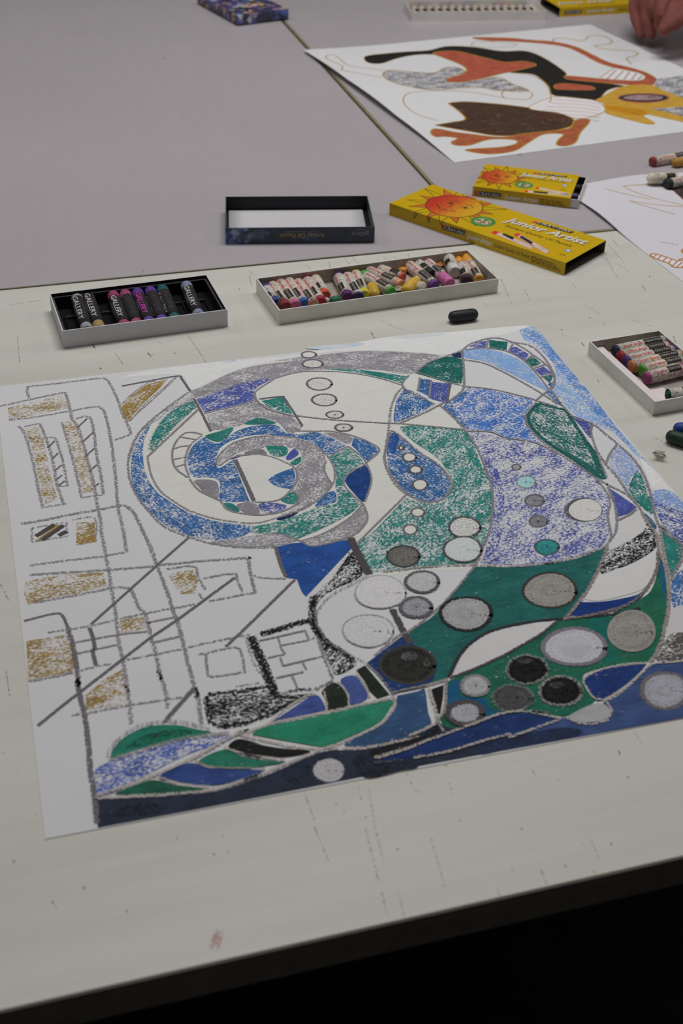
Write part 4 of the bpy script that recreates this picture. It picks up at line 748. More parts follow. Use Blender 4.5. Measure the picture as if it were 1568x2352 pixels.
# ---------------------------------------------------------------- the barely started sheet on the right
Z3 = 0.0006
tA = P(1287, 430, Z3); tB = P(1568, 647, Z3); e1 = (tB - tA).normalized(); e2 = Vector((-e1.y, e1.x, 0))
LS1, LS2 = 0.455, 0.465
c0, c1 = tA, tA + e1 * LS1; c2, c3 = c1 + e2 * LS2, tA + e2 * LS2
def third_lift(x, y):
    v = Vector((x, y, 0)) - Vector((tA.x, tA.y, 0)); a, b = v.dot(e1), v.dot(e2)
    z = 0.0035 * math.exp(-((a - 0.085) / 0.045) ** 2) * max(0.0, 1 - b / 0.09) + 0.004 * math.exp(-((b - 0.09) / 0.05) ** 2) * max(0.0, 1 - a / 0.06)
    return z
third = empty('pastel_drawing', ((c0.x + c2.x) / 2, (c0.y + c2.y) / 2, 0))
attach(sheet_mesh('paper', (c3, c2, c1, c0), Z3, third_lift, third, 110, 110, paper_mat('bluish_paper', (183, 181, 188))), third)
tag(third, 'mostly blank sheet with thin ochre lines and a striped shape at the right edge', 'drawing')
d = Drawing(Z3 + 8e-5, third_lift); xs = [p.x for p in (c0, c1, c2, c3)]; ys = [p.y for p in (c0, c1, c2, c3)]
d.setgrid(min(xs), min(ys), max(xs), max(ys)); f, s = d.fill, d.stroke
h_ = reg(1300, 330, 5.8507); OL = (166, 138, 84)
s(OL, h_(500, 610, 700, 670, 900, 715, 1140, 755), 1.5, .8); s(OL, h_(1330, 570, 1000, 580, 770, 595, 800, 610, 900, 660, 1130, 725, 1380, 780, 1600, 830), 1.6, .85); s(OL, h_(1600, 845, 1190, 825, 840, 780, 840, 780, 1050, 850, 1430, 945), 1.6, .85)
s((150, 140, 140), h_(1420, 935, 1455, 965), 1.2, .7); s((150, 148, 156), h_(1260, 1325, 1400, 1340, 1500, 1360), 3.0, .52)
f((196, 188, 190), h_(1130, 1490, 1200, 1482, 1330, 1520, 1510, 1575, 1650, 1530, 1650, 1665, 1450, 1660, 1380, 1612, 1250, 1565, 1160, 1525), 1.1, 0)
for q in ((1165, 1530, 1215, 1490), (1230, 1550, 1275, 1505), (1300, 1580, 1345, 1530), (1370, 1610, 1420, 1550), (1430, 1645, 1490, 1580), (1480, 1660, 1560, 1590), (1550, 1665, 1620, 1600)): s((150, 84, 70), h_(*q), 1.2, .9)
s((160, 112, 44), h_(1650, 1530, 1510, 1575, 1330, 1520, 1200, 1482, 1130, 1490, 1160, 1525, 1250, 1565, 1380, 1612, 1450, 1660, 1650, 1665), 1.9, .95); s((160, 112, 44), h_(1650, 1400, 1570, 1420, 1560, 1460, 1650, 1500), 2.2, .95)
s((160, 112, 44), h_(1510, 1580, 1530, 1550, 1620, 1540), 1.5, .95)
f((58, 46, 44), h_(1330, 625, 1430, 612, 1650, 600, 1650, 790, 1500, 690, 1430, 640), 1.0, 20, line=((140, 70, 60), 1.2, .7))
for o in d.build(None, 'pastel_colouring', 'outline_strokes'): attach(o, third); tag(o, kind='stuff')
# ---------------------------------------------------------------- boxes and trays
def tray_mesh(name, w, dpt, h, wall, floor_t, mats, parent, z0=0.0):
    """open tray as one connected shell: mats = (outside, inside, rim)"""
    bm = bmesh.new()
    def loop(x, y, z): return [bm.verts.new((sx * x, sy * y, z)) for sx, sy in ((-1, -1), (1, -1), (1, 1), (-1, 1))]
    ob, ot = loop(w / 2, dpt / 2, z0), loop(w / 2, dpt / 2, z0 + h)
    it, ib = loop(w / 2 - wall, dpt / 2 - wall, z0 + h), loop(w / 2 - wall, dpt / 2 - wall, z0 + floor_t)
    fs = [(bm.faces.new(ob[::-1]), 0), (bm.faces.new(ib), 1)]
    for k in range(4):
        n = (k + 1) % 4
        fs.append((bm.faces.new((ob[k], ob[n], ot[n], ot[k])), 0)); fs.append((bm.faces.new((ot[k], ot[n], it[n], it[k])), 2)); fs.append((bm.faces.new((it[k], it[n], ib[n], ib[k])), 1))
    for fc, mi in fs: fc.material_index = mi
    me = bpy.data.meshes.new(name); bm.to_mesh(me); bm.free()
    for m_ in mats: me.materials.append(m_)
    return obj(name, me, None, parent)
def sleeve_mesh(name, w, dpt, h, t, mats, parent):
    """flat rectangular tube, open at both x ends: mats = (outside, inside)"""
    bm = bmesh.new()
    def loop(x, y, z0, z1): return [bm.verts.new(p) for p in ((x, -y, z0), (x, y, z0), (x, y, z1), (x, -y, z1))]
    o0, o1 = loop(-w / 2, dpt / 2, 0, h), loop(w / 2, dpt / 2, 0, h)
    i0, i1 = loop(-w / 2, dpt / 2 - t, t, h - t), loop(w / 2, dpt / 2 - t, t, h - t)
    for k in range(4):
        n = (k + 1) % 4
        for q, mi in (((o0[k], o1[k], o1[n], o0[n]), 0), ((i0[k], i0[n], i1[n], i1[k]), 1), ((o0[k], o0[n], i0[n], i0[k]), 1), ((o1[k], i1[k], i1[n], o1[n]), 1)):
            bm.faces.new(q).material_index = mi
    bmesh.ops.recalc_face_normals(bm, faces=bm.faces[:])
    me = bpy.data.meshes.new(name); bm.to_mesh(me); bm.free()
    for m_ in mats: me.materials.append(m_)
    return obj(name, me, None, parent)
def card_mat(name, c, dirt=0.25, dirtc=(120, 112, 100), scale=22.0):
    m, nt, b = new_mat(name); oc = objcoord(nt); col = alb(c); dc = alb(dirtc)
    n1 = noise(nt, oc, scale, 5.0, 0.65); n2 = noise(nt, mapping(nt, oc, (300, 300, 300)), 1.0, 2.0)
    fac = math_n(nt, 'MULTIPLY', math_n(nt, 'MULTIPLY_ADD', n1, 3.2, -1.35, clamp=True), dirt)
    fac = math_n(nt, 'ADD', fac, math_n(nt, 'MULTIPLY', math_n(nt, 'GREATER_THAN', n2, 0.70), dirt * 0.9), clamp=True)
    L(nt, mixc(nt, fac, col, dc), b.inputs['Base Color']); b.inputs['Roughness'].default_value = 0.7; b.inputs['Specular IOR Level'].default_value = 0.2
    return m
CARD_W = card_mat('white_card', (190, 188, 184), 0.18); CARD_G = card_mat('grey_card', (176, 176, 180), 0.1, (140, 140, 142)); CARD_IN = card_mat('stained_card_inside', (150, 144, 136), 0.55, (74, 66, 74), 40.0)
CARD_OUT = card_mat('worn_white_card', (196, 194, 189), 0.30, (130, 124, 112), 30.0)
BLACK_CARD = plain('black_card', (30, 31, 36), 0.55, k=1.2); LINER = plain('black_plastic_liner', (26, 26, 30), 0.3, k=1.1, spec=0.5)
LID_RIM = plain('lid_rim_teal', (48, 70, 72), 0.6); WHITE_INSERT = plain('white_lining_card', (172, 170, 174), 0.7, var=0.03, scale=20)
YELLOW = plain('yellow_card', (174, 143, 16), 0.42, var=0.05, scale=30); SLEEVE_IN = plain('sleeve_inside', (74, 70, 64), 0.8)  # sleeve inside is grey card, its colour darkened to deepen the shade within
INK_K = plain('black_ink', (38, 34, 30), 0.5); INK_W = plain('white_ink', (188, 188, 184), 0.5, var=.03); INK_R = plain('red_ink', (190, 52, 44), 0.5); INK_G = plain('green_ink', (52, 118, 52), 0.5)
INK_DK = plain('brown_ink', (120, 96, 24), 0.5); INK_O = plain('orange_ink', (172, 90, 36), 0.5); INK_B = plain('blue_grey_ink', (110, 124, 160), 0.5); INK_P = plain('pale_pink_ink', (180, 162, 150), 0.5); INK_DIM = plain('grey_ink', (112, 116, 122), 0.5); INK_GOLD = plain('gold_ink', (150, 132, 84), 0.5)

# --- print on box faces
class Face:
    """a flat box face: origin, axes and an offset; print is laid on it as thin real ink"""
    def __init__(self, o, xd, yd, n): self.o, self.x, self.y, self.n = Vector(o), Vector(xd), Vector(yd), Vector(n); self.lay = 0
    def pt(self, u, v, lift): return self.o + self.x * u + self.y * v + self.n * lift
def ribbon2(pts, w, closed=False):
    q = [Vector((a, b)) for a, b in pts]; n = len(q); V, Fc = [], []
    for i in range(n):
        if closed: dd = q[(i + 1) % n] - q[i - 1]
        else: dd = q[min(i + 1, n - 1)] - q[max(i - 1, 0)]
        dd.normalize(); nn = Vector((-dd.y, dd.x)) * w / 2; V += [q[i] + nn, q[i] - nn]
    for i in range(n if closed else n - 1):
        j = (i + 1) % n; Fc.append((2 * i, 2 * i + 1, 2 * j + 1, 2 * j))
    return V, Fc
class Print:
    """collects flat print by ink and name, then links one mesh per name"""
    def __init__(self): self.d = {}
    def add(self, name, mat, verts, faces):
        e = self.d.setdefault(name, [mat, [], []]); b = len(e[1]); e[1].extend(verts); e[2].extend(tuple(i + b for i in q) for q in faces)
    def poly(self, name, mat, face, pts, lift):
        self.add(name, mat, [face.pt(u, v, lift) for u, v in pts], [tuple(range(len(pts)))])
    def line(self, name, mat, face, pts, w, lift, closed=False):
        V, Fc = ribbon2(pts, w, closed); self.add(name, mat, [face.pt(v.x, v.y, lift) for v in V], Fc)
    def text(self, name, mat, face, body, p0, p1, height, lift, shear=0.0, bold=0.0):
        p0, p1 = Vector(p0), Vector(p1); xd = (p1 - p0); w = xd.length; xd.normalize(); yd = Vector((-xd.y, xd.x))
        me = text_mesh(body, 1.0, shear, bold); v = np.array([tuple(q.co) for q in me.vertices]); x0, x1 = v[:, 0].min(), v[:, 0].max()
        sx = w / (x1 - x0); sy = height / 0.70; V = []
        for a, b, _ in v:
            q = p0 + xd * ((a - x0) * sx) + yd * (b * sy); V.append(face.pt(q.x, q.y, lift))
        self.add(name, mat, V, [tuple(p.vertices) for p in me.polygons])
    def build(self, parent):
        out = {}
        for name, (mat, V, Fc) in self.d.items():
            out[name] = mesh_obj(name, V, Fc, mat, parent)
            if any(q in name for q in ('lettering', 'rays', 'outline', 'printed', 'shadow', 'number')): tag(out[name], kind='stuff')
        return out
def clip_poly(pts, axis, lim, keep_less):
    out = []; n = len(pts)
    for i in range(n):
        a, b = pts[i], pts[(i + 1) % n]; ia = (a[axis] <= lim) == keep_less; ib = (b[axis] <= lim) == keep_less
        if ia: out.append(a)
        if ia != ib:
            t_ = (lim - a[axis]) / (b[axis] - a[axis]); out.append((a[0] + (b[0] - a[0]) * t_, a[1] + (b[1] - a[1]) * t_))
    return out
def sun_mat():
    m, nt, b = new_mat('sun_face_print'); oc = objcoord(nt); sp = N(nt, 'ShaderNodeSeparateXYZ'); L(nt, oc, sp.inputs[0])
    n = noise(nt, oc, 260.0, 3.0)
    v = math_n(nt, 'ADD', math_n(nt, 'MULTIPLY_ADD', sp.outputs[0], 21.0, 0.5), math_n(nt, 'MULTIPLY_ADD', n, 0.5, -0.25), clamp=True)
    L(nt, ramp(nt, v, [(0.05, alb((164, 44, 30))), (0.45, alb((176, 80, 32))), (0.7, alb((182, 122, 28))), (0.95, alb((184, 142, 26)))]), b.inputs['Base Color']); b.inputs['Roughness'].default_value = 0.45
    return m
SUN = sun_mat()
def local_fn(root, z):
    ca, sa = math.cos(root.rotation_euler.z), math.sin(root.rotation_euler.z)
    def fn(px, py):
        p = P(px, py, z) - root.location; return (ca * p.x + sa * p.y, -sa * p.x + ca * p.y)
    return fn
def side_fn(root, dpt):
    """pixel -> (x, height) on the front wall (local y = -dpt/2)"""
    ca, sa = math.cos(root.rotation_euler.z), math.sin(root.rotation_euler.z)
    def fn(px, py):
        dr = ray(px, py); o = CAMP - root.location; oy = -sa * o.x + ca * o.y; dy = -sa * dr.x + ca * dr.y
        t_ = (-dpt / 2 - oy) / dy; q = o + dr * t_; return (ca * q.x + sa * q.y, q.z)
    return fn
def sun_art(pr, top, front, cx, cy, r, w, dpt, h, nrays=17, seed=1):
    rs = random.Random(seed); yb = -dpt / 2
    def both(name, mat, pts, lift):
        a = clip_poly(clip_poly(clip_poly(pts, 1, yb, False), 1, dpt / 2, True), 0, -w / 2, False)
        if len(a) > 2: pr.poly(name, mat, top, a, lift)
        b = clip_poly(pts, 1, yb, True)
        if len(b) > 2: pr.poly(name, mat, front, [(u, max(h + (v - yb), 0.0005)) for u, v in b], lift)
    for k in range(nrays):
        t0 = 2 * math.pi * (k + 0.5) / nrays; rt = r * (1.78 if k % 2 else 1.52) * rs.uniform(.95, 1.06); hw = math.pi / nrays * 0.86
        tri = [(cx + r * 1.02 * math.cos(t0 - hw), cy + r * 1.02 * math.sin(t0 - hw)), (cx + rt * math.cos(t0 + .05), cy + rt * math.sin(t0 + .05)), (cx + r * 1.02 * math.cos(t0 + hw), cy + r * 1.02 * math.sin(t0 + hw))]
        if k % 2 == 0: both('orange_sun_rays', INK_O, tri, 0.00005)
        for p, q in ((tri[0], tri[1]), (tri[1], tri[2])):
            V, Fc = ribbon2([p, q], 0.0007); both('sun_ray_outlines', INK_K, [tuple(V[i]) for i in (0, 1, 3, 2)], 0.00009)
    disc = [(cx + r * math.cos(2 * math.pi * i / 40), cy + r * math.sin(2 * math.pi * i / 40)) for i in range(40)]
    sun_o = mesh_obj('sun_disc', [top.pt(u - cx, v - cy, 0.00007) for u, v in disc], [tuple(range(40))], SUN, None)
    sun_o.location = top.pt(cx, cy, 0) - top.pt(0, 0, 0)
    pr.line('sun_ray_outlines', INK_K, top, disc, 0.0008, 0.0001, True)
    A = lambda *q: [(cx + q[i] * r, cy + q[i + 1] * r) for i in range(0, len(q), 2)]
    for pts in (cr(A(-.42, .30, -.25, .42, -.02, .34), 5, False), cr(A(.22, .36, .40, .44, .58, .30), 5, False), cr(A(-.05, .10, -.12, -.12, .02, -.18), 5, False), cr(A(-.50, -.32, -.30, -.44, .05, -.46, .34, -.34), 5, False), cr(A(-.34, -.44, -.12, -.60, .12, -.48), 5, False), cr(A(-.56, -.22, -.48, -.32, -.44, -.38), 4, False)):
        pr.line('sun_ray_outlines', INK_K, top, pts, 0.0007, 0.00012)
    for ex in (-.24, .38):
        pr.line('sun_ray_outlines', INK_K, top, [(cx + r * (ex + .13 * math.cos(i * math.pi / 6)), cy + r * (.14 + .085 * math.sin(i * math.pi / 6))) for i in range(12)], 0.0006, 0.00012, True)
        pr.poly('sun_ray_outlines', INK_K, top, [(cx + r * (ex + .06 * math.cos(i * math.pi / 4)), cy + r * (.14 + .06 * math.sin(i * math.pi / 4))) for i in range(8)], 0.00012)
    return sun_o

def fine_print(pr, face, p0, p1, hgt, mat, name, seed):
    """print too small to read: short dashes, one for each word"""
    rr = random.Random(seed); p0, p1 = Vector(p0), Vector(p1); xd = p1 - p0; ln = xd.length; xd.normalize(); u = 0.0
    while u < ln:
        w_l = min(rr.uniform(2.5, 6.0) * hgt, ln - u); a, b = p0 + xd * u, p0 + xd * (u + w_l)
        pr.line(name, mat, face, [tuple(a), tuple(b)], hgt * .6, 0.00008); u += w_l + hgt * .8
# --- the long yellow sleeve
z4 = reg(880, 350, 2.9037)
def yellow_box(cx, cy, rot, w, dpt, h, label, name='pastel_box_sleeve'):
    root = empty(name, (cx, cy, 0), math.radians(rot)); sl = sleeve_mesh('sleeve', w, dpt, h, 0.0006, (YELLOW, SLEEVE_IN), root)
    tag(root, label, 'box')
    return root, Face((0, 0, h), (1, 0, 0), (0, 1, 0), (0, 0, 1)), Face((0, -dpt / 2, 0), (1, 0, 0), (0, 0, 1), (0, -1, 0))
W5, D5, H5 = 0.2103, 0.0715, 0.0125
root, top, front = yellow_box(0.1441, 1.1878, -39.9, W5, D5, H5, 'long yellow sleeve box with a smiling sun and 25 badge, open dark end')
tf, sf = local_fn(root, H5), side_fn(root, D5)
def tz(*a): return [tf(*p) for p in z4(*a)]
def sz(*a): return [sf(*p) for p in z4(*a)]
pr = Print(); (sx_, sy_), (ex_, ey_) = tz(275, 352, 670, 368); sr = math.hypot(ex_ - sx_, ey_ - sy_) / 2 * 0.97
scx, scy = tz(472, 358)[0]
so = sun_art(pr, top, front, scx, scy, sr, W5, D5, H5); so.parent = root
def both_text(body, q, hgt, mat, name, shear=0.0, bold=0.0, lift=0.00008):
    p0, p1 = tz(*q); pr.text(name, mat, top, body, p0, p1, hgt, lift, shear, bold)
def side_text(body, q, hgt, mat, name, shear=0.0, bold=0.0, lift=0.00008):
    p0, p1 = sz(*q); m_ = (p0[1] + p1[1]) / 2; pr.text(name, mat, front, body, (p0[0], m_), (p1[0], m_), hgt, lift, shear, bold)
p0, p1 = tz(800, 458, 1345, 622); both_text('Junior Artist', (806, 462, 1345, 624), 0.0125, INK_DK, 'title_shadow', .25, .015, 0.00006); both_text('Junior Artist', (800, 456, 1340, 616), 0.0125, INK_W, 'white_lettering', .25, .02, 0.0001)
both_text('Student Quality Oil Pastels', (806, 492, 1250, 632), 0.0050, INK_K, 'black_lettering', .2, .005)
def bar(face, conv, q, mat, name, hgt, lift=0.00006, slant=0.002):
    p0, p1 = [Vector(v) for v in conv(*q)]; xd = (p1 - p0).normalized(); yd = Vector((-xd.y, xd.x)); pts = [p0, p1, p1 + yd * hgt + xd * slant, p0 + yd * hgt + xd * slant]
    pr.poly(name, mat, face, [tuple(v) for v in pts], lift)
bar(top, tz, (1012, 474, 1245, 541), INK_K, 'black_brand_bar', 0.0058); bar(top, tz, (985, 466, 1010, 473), INK_R, 'red_brand_mark', 0.0054); both_text('CRAY-PAS', (1022, 470, 1240, 534), 0.0040, INK_W, 'white_lettering', .1, .0, 0.0001)
c25 = tz(665, 462)[0]; rb = 0.5 * math.dist(tz(582, 462)[0], tz(748, 462)[0])
circ = lambda c, r, n=28: [(c[0] + r * math.cos(2 * math.pi * i / n), c[1] + r * math.sin(2 * math.pi * i / n)) for i in range(n)]
pr.poly('green_badge', INK_G, top, circ(c25, rb), 0.0001); pr.line('badge_ring', INK_W, top, circ(c25, rb * .66), 0.0004, 0.00013, True); pr.text('badge_shadow', INK_R, top, '25', (c25[0] - rb * .60, c25[1] - rb * .44), (c25[0] + rb * .66, c25[1] - rb * .44), 0.0104, 0.00014, .1, .03); pr.text('badge_number', INK_W, top, '25', (c25[0] - rb * .62, c25[1] - rb * .40), (c25[0] + rb * .58, c25[1] - rb * .40), 0.0098, 0.00018, .1, -.005)
for q, tip in (((716, 535, 745, 522, 1002, 622, 985, 648), (716, 535, 745, 522, 775, 534, 748, 548)), ((868, 550, 896, 537, 1108, 655, 1085, 678), (868, 550, 896, 537, 918, 549, 890, 562))):
    pr.poly('printed_pastel', INK_P, top, tz(*q), 0.00006); pr.poly('printed_pastel_tip', INK_R, top, tz(*tip), 0.0001); pr.line('printed_pastel_outline', INK_R, top, tz(*q), 0.0004, 0.00009, True)
pr.poly('printed_label', INK_K, top, tz(790, 548, 805, 540, 872, 567, 862, 584), 0.0001); pr.poly('printed_label', INK_K, top, tz(905, 565, 922, 556, 998, 600, 985, 615), 0.0001)
cb = tz(1232, 655)[0]; pr.poly('round_mark', INK_B, top, circ(cb, 0.0034), 0.00006); pr.poly('round_mark_centre', INK_W, top, circ(cb, 0.0020), 0.0001); both_text('CE', (1172, 683, 1212, 690), 0.0030, INK_K, 'black_lettering'); pr.line('fine_rule', INK_O, top, tz(1140, 668, 1225, 694), 0.0003, 0.00006)
bar(front, sz, (405, 518, 540, 556), INK_K, 'side_brand_bar', 0.0052, slant=.0008); bar(front, sz, (388, 513, 402, 517), INK_R, 'red_brand_mark_side', 0.0052, slant=0); side_text('CRAY-PAS', (412, 516, 535, 551), 0.0038, INK_W, 'white_side_lettering', .1, .0, 0.0001)
side_text('Junior Artist', (556, 572, 722, 622), 0.0050, INK_W, 'white_side_lettering', .25, .02, 0.0001); side_text('Student Quality Oil Pastels', (738, 632, 976, 706), 0.0040, INK_K, 'black_side_lettering', .15, .0)
for k in range(4):
    q = sz(985, 694 + k * 12, 1140 + 15 * k, 742 + k * 15); zz = (q[0][1] + q[1][1]) / 2; fine_print(pr, front, (q[0][0], zz), (q[1][0], zz), 0.0012, INK_K, 'small_side_lettering', k)
parts = pr.build(root)

# --- the short yellow box with its tray
W2, D2, H2 = 0.1026, 0.0705, 0.0108
root12, top, front = yellow_box(0.1880, 1.3053, -15.34, W2, D2, H2, 'short yellow pastel box with a sun and 12 badge, its tray pushed out a little', 'pastel_box'); tf, sf = local_fn(root12, H2), side_fn(root12, D2)
def tz(*a): return [tf(*p) for p in z4(*a)]
def sz(*a): return [sf(*p) for p in z4(*a)]
pr = Print(); scx, scy = tz(778, 165)[0]; sr = 0.5 * math.dist(tz(655, 160)[0], tz(905, 168)[0]) * .95
so = sun_art(pr, top, front, scx, scy, sr, W2, D2, H2, 15, 3); so.parent = root12
both_text('Junior Artist', (912, 158, 1262, 204), 0.0100, INK_DK, 'title_shadow', .25, .015, 0.00006); both_text('Junior Artist', (908, 154, 1258, 199), 0.0100, INK_W, 'white_lettering', .25, .02, 0.0001); both_text('Student Quality Oil Pastels', (925, 168, 1215, 207), 0.0030, INK_K, 'black_lettering', .2)
bar(top, tz, (1012, 144, 1215, 168), INK_K, 'black_brand_bar', 0.0048); bar(top, tz, (988, 142, 1010, 145), INK_R, 'red_brand_mark', 0.0048); both_text('CRAY-PAS', (1022, 142, 1208, 164), 0.0034, INK_W, 'white_lettering', .1, .0, 0.0001)
c12 = tz(938, 218)[0]; rb = 0.5 * math.dist(tz(878, 215)[0], tz(1000, 220)[0])
pr.poly('green_badge', INK_G, top, circ(c12, rb), 0.0001); pr.line('badge_ring', INK_W, top, circ(c12, rb * .68), 0.0003, 0.00013, True); pr.text('badge_shadow', INK_R, top, '12', (c12[0] - rb * .55, c12[1] - rb * .40), (c12[0] + rb * .60, c12[1] - rb * .42), 0.0072, 0.00014, .1, .03); pr.text('badge_number', INK_W, top, '12', (c12[0] - rb * .55, c12[1] - rb * .36), (c12[0] + rb * .55, c12[1] - rb * .36), 0.0068, 0.00018, .1, -.005)
for q, tip in (((940, 265, 945, 252, 1245, 280, 1240, 292), (940, 265, 945, 252, 968, 254, 962, 267)), ((1015, 242, 1025, 230, 1245, 275, 1235, 285), (1015, 242, 1025, 230, 1042, 233, 1032, 246))):
    pr.poly('printed_pastel', INK_P, top, tz(*q), 0.00006); pr.poly('printed_pastel_tip', INK_R, top, tz(*tip), 0.0001)
pr.poly('printed_label', INK_K, top, tz(1000, 268, 1003, 258, 1098, 266, 1095, 277), 0.0001)
cb = tz(1208, 220)[0]; pr.poly('round_mark', INK_B, top, circ(cb, 0.003), 0.00006); pr.poly('round_mark_centre', INK_W, top, circ(cb, 0.0017), 0.0001); both_text('CE', (1178, 250, 1212, 253), 0.0028, INK_K, 'black_lettering')
bar(front, sz, (628, 287, 780, 303), INK_K, 'side_brand_bar', 0.0050, slant=.0008); side_text('CRAY-PAS', (634, 284, 774, 300), 0.0036, INK_W, 'white_side_lettering', .1, .0, 0.0001); bar(front, sz, (606, 284, 624, 287), INK_R, 'red_brand_mark_side', .0050, slant=0); side_text('Junior Artist', (800, 312, 1028, 337), 0.0052, INK_W, 'white_side_lettering', .25, .02, 0.0001)
for k in range(4):
    q = sz(1042, 312 + k * 11, 1190 + k * 12, 330 + k * 13); zz = (q[0][1] + q[1][1]) / 2; fine_print(pr, front, (q[0][0], zz), (q[1][0], zz), 0.0012, INK_K, 'small_side_lettering', k + 9)
pr.build(root12)
tr = tray_mesh('inner_tray', W2, D2 - 0.002, H2 - 0.0018, 0.0008, 0.0006, (CARD_W, BLACK_CARD, CARD_W), root12, 0.0008); tr.location.x = 0.0085

# --- lid lying upside down
def lid_mat():
    m, nt, b = new_mat('printed_lid_card'); oc = objcoord(nt); sp = N(nt, 'ShaderNodeSeparateXYZ'); L(nt, oc, sp.inputs[0])
    n = noise(nt, mapping(nt, oc, (70, 70, 90)), 1.0, 3.0, 0.6); leftn = math_n(nt, 'MULTIPLY_ADD', sp.outputs[0], -16.0, -0.28, clamp=True)
    base = ramp(nt, n, [(0.35, alb((30, 36, 44))), (0.6, alb((36, 46, 62))), (0.8, alb((44, 70, 100)))])
    spots = ramp(nt, noise(nt, mapping(nt, oc, (95, 60, 120), loc=(4, 2, 1)), 1.0, 2.0, 0.5), [(0.45, alb((32, 42, 60))), (0.56, alb((52, 84, 140))), (0.66, alb((150, 168, 186)))])
    L(nt, mixc(nt, leftn, base, spots), b.inputs['Base Color']); b.inputs['Roughness'].default_value = 0.35
    return m
LIDM = lid_mat(); WL, DL, HL = 0.1440, 0.0801, 0.0165
lid = empty('upturned_lid', (-0.0504, 1.1896, 0), math.radians(5.04)); tag(lid, 'dark printed box lid lying upside down with white card inside', 'box lid')
tray_mesh('lid_shell', WL, DL, HL, 0.0009, 0.0009, (LIDM, BLACK_CARD, LID_RIM), lid)
bm = bmesh.new(); gx, gy = 8, 10; vv = {}
for i in range(gx + 1):
    for j in range(gy + 1):
        x = -WL / 2 + 0.003 + (WL - 0.008) * i / gx; y = -DL / 2 + 0.003 + (DL - 0.006) * j / gy
        z = 0.0016 + 0.0035 * max(0.0, (j / gy - 0.45)) ** 1.5
        vv[i, j, 0] = bm.verts.new((x, y, z)); vv[i, j, 1] = bm.verts.new((x, y, z - 0.0005))
for i in range(gx):
    for j in range(gy):
        bm.faces.new((vv[i, j, 0], vv[i + 1, j, 0], vv[i + 1, j + 1, 0], vv[i, j + 1, 0])); bm.faces.new((vv[i, j, 1], vv[i, j + 1, 1], vv[i + 1, j + 1, 1], vv[i + 1, j, 1]))
for i in range(gx):
    for j in (0, gy): bm.faces.new((vv[i, j, 0], vv[i + 1, j, 0], vv[i + 1, j, 1], vv[i, j, 1]))
for j in range(gy):
    for i in (0, gx): bm.faces.new((vv[i, j, 0], vv[i, j + 1, 0], vv[i, j + 1, 1], vv[i, j, 1]))
bm_obj('white_lining', bm, WHITE_INSERT, lid, True)
pr = Print(); inv = Face((0, -DL / 2, 0), (-1, 0, 0), (0, 0, -1), (0, -1, 0))
def lid_text(body, x_right, x_left, zbase, hgt, mat, name, shear=0.0, bold=0.0): pr.text(name, mat, inv, body, (-x_right, -zbase), (-x_left, -zbase), hgt, 0.0001, shear, bold)
lid_text('Artists\' Oil Pastels', 0.0235, -0.020, 0.0105, 0.0046, INK_GOLD, 'gold_lettering'); lid_text('gallery', 0.0665, 0.0495, 0.0115, 0.0046, INK_DIM, 'grey_lettering', 0, .01); lid_text('Metallic', 0.0195, 0.0085, 0.0128, 0.0016, INK_DIM, 'grey_lettering'); fine_print(pr, inv, (-0.005, -0.0122), (0.016, -0.0122), 0.0011, INK_DIM, 'small_lettering', 3); fine_print(pr, inv, (-0.062, -0.0138), (-0.054, -0.0138), 0.0009, INK_DIM, 'small_lettering', 4)
for k, (a, b2) in enumerate(((-.035, -.046), (-.035, -.050), (-.035, -.058), (-.035, -.066), (-.035, -.054))): fine_print(pr, inv, (-a, -0.0135 + 0.002 * k), (-b2, -0.0135 + 0.002 * k), 0.0009, INK_DIM, 'small_lettering', 20 + k)
pr.build(lid)

# ---------------------------------------------------------------- pastels
def wrapper_mat(name, base, smear, seed, amount=0.6):
    m, nt, b = new_mat(name); oc = objcoord(nt); mp = mapping(nt, oc, (1, 1, 1), loc=(seed * .37, seed * .11, seed * .71))
    n1 = noise(nt, mp, 190.0, 4.0, 0.65); n2 = noise(nt, mp, 420.0, 3.0, 0.6)
    c = mixc(nt, math_n(nt, 'MULTIPLY', math_n(nt, 'MULTIPLY_ADD', n1, 6.0, -3.0, clamp=True), amount), alb(base), alb(smear))
    c = mixc(nt, math_n(nt, 'MULTIPLY', math_n(nt, 'MULTIPLY_ADD', n2, 9.0, -4.7, clamp=True), amount * .8), c, alb((84, 76, 74)))
    L(nt, c, b.inputs['Base Color']); b.inputs['Roughness'].default_value = 0.7; b.inputs['Specular IOR Level'].default_value = 0.2
    return m
_pm = {}
def stick_mat(c):
    lu = 0.3 * c[0] + 0.59 * c[1] + 0.11 * c[2]; c = tuple(round((v + (lu - v) * 0.16) * 0.94) for v in c)   # handled, dusty sticks
    key = tuple(c)
    if key not in _pm:
        m, nt, b = new_mat('pastel_stick'); oc = objcoord(nt); n = noise(nt, oc, 300.0, 4.0, 0.6); col = alb(c)
        L(nt, ramp(nt, n, [(0.3, tuple(x * .72 for x in col[:3]) + (1,)), (0.7, tuple(min(1, x * 1.12) for x in col[:3]) + (1,))]), b.inputs['Base Color'])
        b.inputs['Roughness'].default_value = 0.5; b.inputs['Specular IOR Level'].default_value = 0.3; _pm[key] = m
    return _pm[key]
_wm = {}
def wrap_for(smear, seed):
    key = (smear, seed % 3)
    if key not in _wm: _wm[key] = wrapper_mat('paper_wrapper', (178, 172, 163), smear, seed, .85)
    return _wm[key]
BLACK_WRAP = wrapper_mat('black_wrapper', (36, 34, 38), (60, 58, 64), 2, .4)
